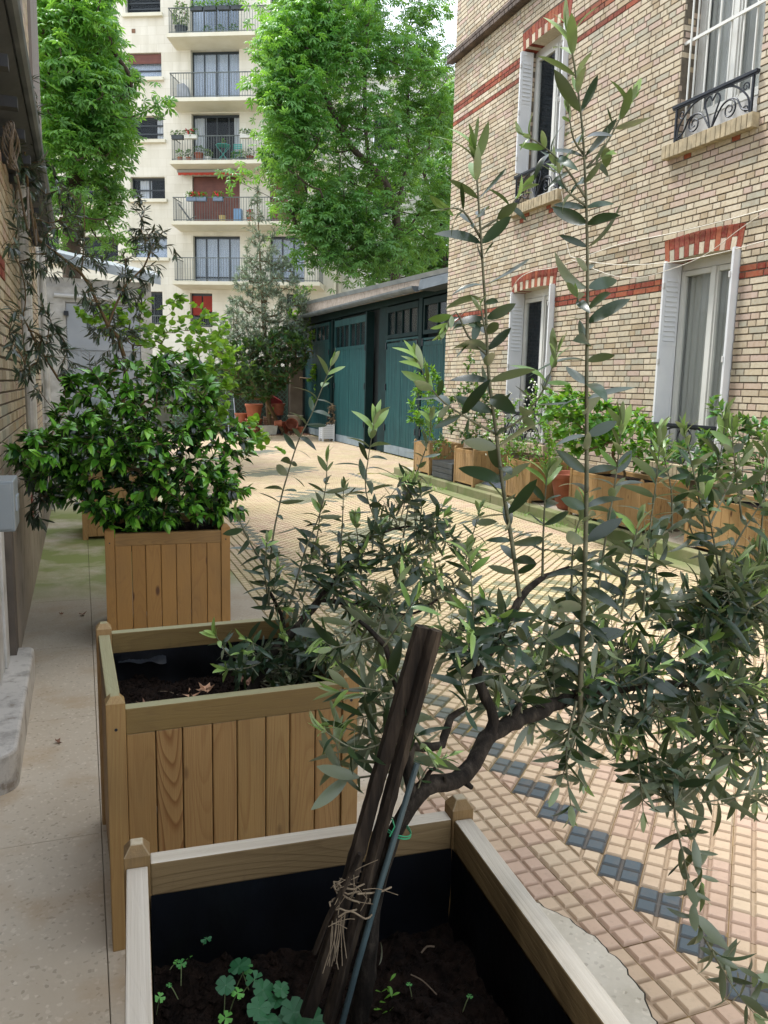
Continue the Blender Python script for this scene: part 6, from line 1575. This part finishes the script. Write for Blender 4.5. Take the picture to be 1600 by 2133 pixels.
Yb = 23.6
pot('wide terracotta pot at the bottom of the left pot stack', 529, 903, Yb, .25, .3, TERRA_D); pot('terracotta pot nested second in the left pot stack', 529, 890, Yb, .26, .28, TERRA_D, lift=.17)
pot('big clean orange pot on top of the left pot stack', 529, 870, Yb, .26, .42, TERRA, lift=.46)
pot('orange pot half hidden left of the tall pot stack', 503, 890, Yb+.3, .2, .3, TERRA, lift=.3)
m = M(); m.box(*(PY(503, 900, Yb+.3)[0]+np.array([-.25, .25])), Yb+.05, Yb+.5, 0, .3); props(m.build('low_box', plain('grey_block', '#6d737a', '#7d838a', .8, 3), bevel=.02), 'pale grey block under the half hidden pot', 'block')
for k in range(4): pot(['pale saucer pot lowest of the four nested by the white trough', 'pale nested saucer pot, second of four by the white trough', 'pale nested saucer pot, third of four by the white trough', 'pale nested saucer pot on top of the four by the white trough'][k], 562, 888, Yb+.1, .2, .12, plain('pale_clay%d' % k, '#a98a74', '#957560', .8), lift=.2+k*.06)
t = thing('white_trough', 'dirty white plastic trough in front of the pots', 'trough', tuple(PY(560, 906, Yb-.5)*[1, 1, 0]))
c = PY(560, 906, Yb-.5); m = M(); V = [(c[0]+sx*.24*k, c[1]+sy*.13*k, z) for z, k in ((0, .85), (.28, 1)) for sx, sy in ((-1, -1), (1, -1), (1, 1), (-1, 1))]
m.add(V, [(0, 3, 2, 1)]+[(i, (i+1) % 4, 4+(i+1) % 4, 4+i) for i in range(4)]); m.build('body', plain('dirty_white_plastic', '#a9a698', '#bdbaae', .6, 8), t, world=True, bevel=.02)
pot('small pot lying on its side on the white trough', 572, 884, Yb-.4, .1, .2, TERRA, lift=.34, tilt=((0, 0, 1), (0, 1, 0), (-1, 0, 0)))
pot('terracotta pot raised on a dark stand before the lattice', 579, 865, Yb+.1, .21, .34, TERRA_D, lift=.56)
m = M(); c = PY(580, 880, Yb+.1); lathe(m, [(.09, 0), (.09, .5), (.13, .55), (0, .56)], (c[0], c[1], 0), 12); props(m.build('pot_stand', PLASTIC_D), 'dark round stand under the raised terracotta pot', 'stand')
m = M(); c = PY(576, 842, Yb+.1); m.add([(c[0]-.2, c[1], .9), (c[0]+.2, c[1], .88), (c[0]+.16, c[1]+.1, 1.0), (c[0]-.2, c[1]+.08, 1.2), (c[0]-.2, c[1]-.1, .9), (c[0]+.2, c[1]-.1, .88), (c[0]+.14, c[1]-.05, .98), (c[0]-.2, c[1]-.05, 1.15)], [(4, 5, 6, 7), (0, 3, 2, 1), (7, 6, 2, 3), (4, 7, 3, 0), (5, 1, 2, 6)])
props(m.build('red_bucket', plain('dark_red_plastic', '#7a1f22', '#8c2a2c', .5), bevel=.01), 'crumpled dark red plastic tub tipped on the raised pot', 'tub')
pot('terracotta pot lying tipped towards the courtyard', 605, 895, Yb, .19, .24, TERRA_D, lift=.2, tilt=((1, 0, 0), (0, .5, -.866), (0, .866, .5))); pot('pale wide pot behind the tipped one', 615, 885, Yb+.4, .24, .3, plain('pale_clay9', '#a59c84', '#b5ac94', .8), lift=.25); pot('little orange pot nearest the pillar', 626, 898, Yb, .1, .22, TERRA)
m = M(); c = PY(586, 900, Yb+.3)
for r_ in range(4):
    for k in range(2): m.box(c[0]-.2+k*.2, c[0]-.01+k*.2, c[1]-.1, c[1]+.1, r_*.09+.002, r_*.09+.085, .8)
props(m.build('brick_stack', BRICK), 'little stack of old bricks between the white trough and tipped pot', 'bricks')
t = thing('ladder', 'short aluminium ladder leaning at the back wall', 'ladder', tuple(PY(475, 880, 24.2)*[1, 1, 0]))
c = PY(475, 880, 24.2)
for k, dx in enumerate((0, .22)):
    m = M(); tube(m, [(c[0]+dx, c[1]-.2, 0), (c[0]+dx-.05, c[1]+.1, 1.35)], .025, n=6); m.build('rail', ZINC, t, world=True)
m = M()
for z in np.arange(.2, 1.3, .25): tube(m, [(c[0]-.04*z/1.35, c[1]-.2+.3*z/1.35, z), (c[0]+.22-.04*z/1.35, c[1]-.2+.3*z/1.35, z)], .012, n=6)
m.build('rung', ZINC, t, world=True)
lm = M(); g = np.random.default_rng(12)
for _ in range(260): curled(lm, (g.uniform(5.0, 6.3), g.uniform(22.9, 24.2), .005), g.uniform(.02, .045), g)
props(lm.build('leaf_litter', DRY2), 'brown leaf litter under the back wall', kind='stuff')
t = thing('white_planter', 'small white slatted planter with a withered plant beside the garage doors', 'planter', (6.12, 20.75, 0))
for sx in (-1, 1):
    for sy in (-1, 1):
        m = M(); m.box(6.12+sx*.15-.02, 6.12+sx*.15+.02, 20.75+sy*.15-.02, 20.75+sy*.15+.02, 0, .46); m.build('leg', WHITE, t, world=True)
m = M()
for k in range(7):
    z = .07+k*.053; m.box(5.985, 6.255, 20.592, 20.604, z, z+.046); m.box(5.985, 6.255, 20.896, 20.908, z, z+.046); m.box(5.962, 5.974, 20.615, 20.885, z, z+.046); m.box(6.266, 6.278, 20.615, 20.885, z, z+.046)
m.build('side', WHITE, t, world=True); m = M(); m.box(5.98, 6.26, 20.61, 20.89, .06, .4); m.build('soil', SOIL, t, world=True)
shrub('withered_plant', 'withered brown plant in the small white planter', 'plant', (6.12, 20.75, .4), [([(683, 885), (686, 840), (700, 830), (704, 885)], 34, 20.7, .15)], plain('withered', '#6e5a44', '#8d785c', .9, 20), [T_LANCE], .1, (4, 7), 120, rt=.004, droop=-.4)

# ------------------------------------------------------------------ big trees
CHEST = leafmat('chestnut_leaf', [(0, '#16401f'), (.3, '#235a28'), (.55, '#3a7a2e'), (.75, '#62a03a'), (1, '#9ccc50')], '#5f8a4c', .42, .4, '#aee04c', .45)
BARK = plain('chestnut_bark', '#3a322c', '#55493f', .95, 6, bump=.02)
T_PAL = palmate_tpl(7, 1.0, .32, .36); T_PAL2 = palmate_tpl(6, .9, .55, .34)
def chestnut(label, base, skel, polys, seed, nl=24, L=.2, rad_=.55, light=0.0, rt=.012, gaps=None, jut=.5, jn=1.0):
    g = np.random.default_rng(seed); t = thing('chestnut_tree', label, 'tree', tuple(base)); G = Grow()
    G.path(smooth_path(skel[0], step=.5))
    for s in skel[1:]: G.path(smooth_path(s, step=.6)[1:], G.near(s[0]))
    T = np.vstack([fill(p, n, Yc, Yh, seed+i) for i, (p, n, Yc, Yh) in enumerate(polys)])
    if gaps:                                  # thin places where the limbs show
        keep = np.ones(len(T), bool)
        for gp, Ylim in gaps:
            d_ = T-CAM; z_ = d_@_f; u_, w_ = 800+F_PX*(d_@RX)/z_, 1066.5-F_PX*(d_@UX)/z_
            keep &= ~(in_poly(u_, w_, gp)&(T[:, 1] < Ylim)&(g.random(len(T)) < .62))
        T = T[keep]
    k_ = g.random(len(T)) < .16; T[k_] += g.normal(0, jut, (k_.sum(), 3))
    paths = G.tips(T, g, .12, 5, .6)
    m = M(); G.emit(m, rt, .47, 7, .3); m.build('trunk', BARK, t, smooth=True, world=True)
    C = np.array([G.P[p[-1]] for p in paths]); c0 = C.mean(0); sd0 = C.std(0)*1.6+1e-6
    out = np.linalg.norm((C-c0)/sd0, axis=1); pos, d, nr, v = [], [], [], []
    lit_dir = unit(np.array([-.5, -.4, .7]))
    for q, c in enumerate(C):
        n = int(nl*g.uniform(.6, 1.3)); b = ball_dirs(g, n, .5); r = rad_*g.uniform(.7, 1.2)
        p = c+b*g.uniform(.2, 1, n)[:, None]**.6*np.array([r, r, r*.95]); pos.append(p); h = unit(b*[1, 1, 0]+g.normal(0, .3, (n, 3))*[1, 1, 0]); d.append(unit(h+np.stack([0*h[:, 0], 0*h[:, 0], g.uniform(-.6, .35, n)], -1))); nr.append(unit(b*.6+[0, 0, .8]+g.normal(0, .38, (n, 3))))
        bb = light-.08+.3*((c-c0)/sd0)@lit_dir+g.normal(0, .07); v.append(np.clip(.35+bb+g.normal(0, .12, n)+.15*b[:, 2], 0, 1))  # leaf colour paler toward the upper left: sunlit side painted into v
    pos, d, nr, v = map(np.concatenate, (pos, d, nr, v)); m = M(); k = g.random(len(pos)) < .5; s = L*g.uniform(.7, 1.2, len(pos))
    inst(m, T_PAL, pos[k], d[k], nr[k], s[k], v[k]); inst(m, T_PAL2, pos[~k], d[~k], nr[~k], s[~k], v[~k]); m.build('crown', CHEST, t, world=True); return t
chestnut('huge chestnut tree behind the green garages, dark trunk showing through', PY(822, 780, 25.5)*[1, 1, 0],
         [[PY(822, 790, 25.5)*[1, 1, 0], PY(822, 600, 25.5), PY(828, 520, 25.5), PY(824, 440, 25.5)], [PY(824, 440, 25.5), PY(805, 385, 25.4), PY(770, 345, 25.2), PY(735, 310, 25), PY(700, 250, 24.8), PY(660, 150, 24.6), PY(640, 20, 24.6)], [PY(824, 440, 25.5), PY(846, 350, 25.6), PY(850, 220, 25.8), PY(845, 80, 26)],
          [PY(770, 345, 25.2), PY(760, 250, 25.3), PY(762, 120, 25.4), PY(770, 0, 25.5)], [PY(822, 560, 25.5), PY(770, 520, 24.8), PY(720, 480, 24.2), PY(660, 440, 23.8)], [PY(800, 400, 25.4), PY(750, 405, 24.6), PY(690, 410, 24)], [PY(828, 500, 25.5), PY(870, 450, 25.8), PY(890, 400, 26)]],
         [([(570, 40), (605, -90), (840, -90), (850, 40), (945, 150), (940, 330), (930, 500), (880, 560), (800, 575), (740, 570), (655, 530), (615, 480), (585, 400), (560, 330), (552, 250), (556, 130)], 470, 25.2, 2.5), ([(550, 100), (640, -60), (700, 80), (660, 300), (600, 420), (560, 300)], 130, 23.6, 1.0), ([(600, 440), (700, 420), (800, 470), (850, 560), (720, 560), (640, 520)], 70, 23.6, 1.0), ([(860, -60), (925, -80), (935, 60), (900, 110), (860, 60)], 14, 25.5, 1.0)], 201, nl=20, rad_=.6, L=.2, rt=.008, gaps=[([(690, 270), (760, 280), (830, 400), (850, 320), (885, 330), (870, 560), (790, 585), (780, 450), (700, 350)], 25.9), ([(600, 300), (660, 280), (700, 420), (640, 400)], 25), ([(880, 20), (910, 50), (930, 130), (900, 120)], 30), ([(740, 120), (800, 150), (790, 260), (745, 240)], 25)])
chestnut('bright chestnut tree over the grey garage roof on the left', PY(150, 780, 18)*[1, 1, 0],
         [[PY(150, 790, 18)*[1, 1, 0], PY(150, 600, 18), PY(150, 450, 18), PY(160, 300, 18)], [PY(160, 300, 18), PY(190, 180, 18), PY(200, 40, 18)], [PY(150, 450, 18), PY(90, 330, 18.2), PY(60, 200, 18.4)], [PY(160, 300, 18), PY(230, 230, 17.6), PY(270, 190, 17.4)]],
         [([(20, -90), (225, -90), (215, 50), (240, 110), (262, 160), (290, 190), (255, 220), (275, 260), (268, 330), (240, 385), (245, 430), (215, 505), (170, 500), (100, 450), (40, 300)], 230, 18, 1.7), ([(80, 0), (200, -40), (240, 120), (250, 300), (150, 350), (90, 200)], 80, 16.6, .6)], 202, nl=20, rad_=.4, L=.165, light=.3, jut=.4)
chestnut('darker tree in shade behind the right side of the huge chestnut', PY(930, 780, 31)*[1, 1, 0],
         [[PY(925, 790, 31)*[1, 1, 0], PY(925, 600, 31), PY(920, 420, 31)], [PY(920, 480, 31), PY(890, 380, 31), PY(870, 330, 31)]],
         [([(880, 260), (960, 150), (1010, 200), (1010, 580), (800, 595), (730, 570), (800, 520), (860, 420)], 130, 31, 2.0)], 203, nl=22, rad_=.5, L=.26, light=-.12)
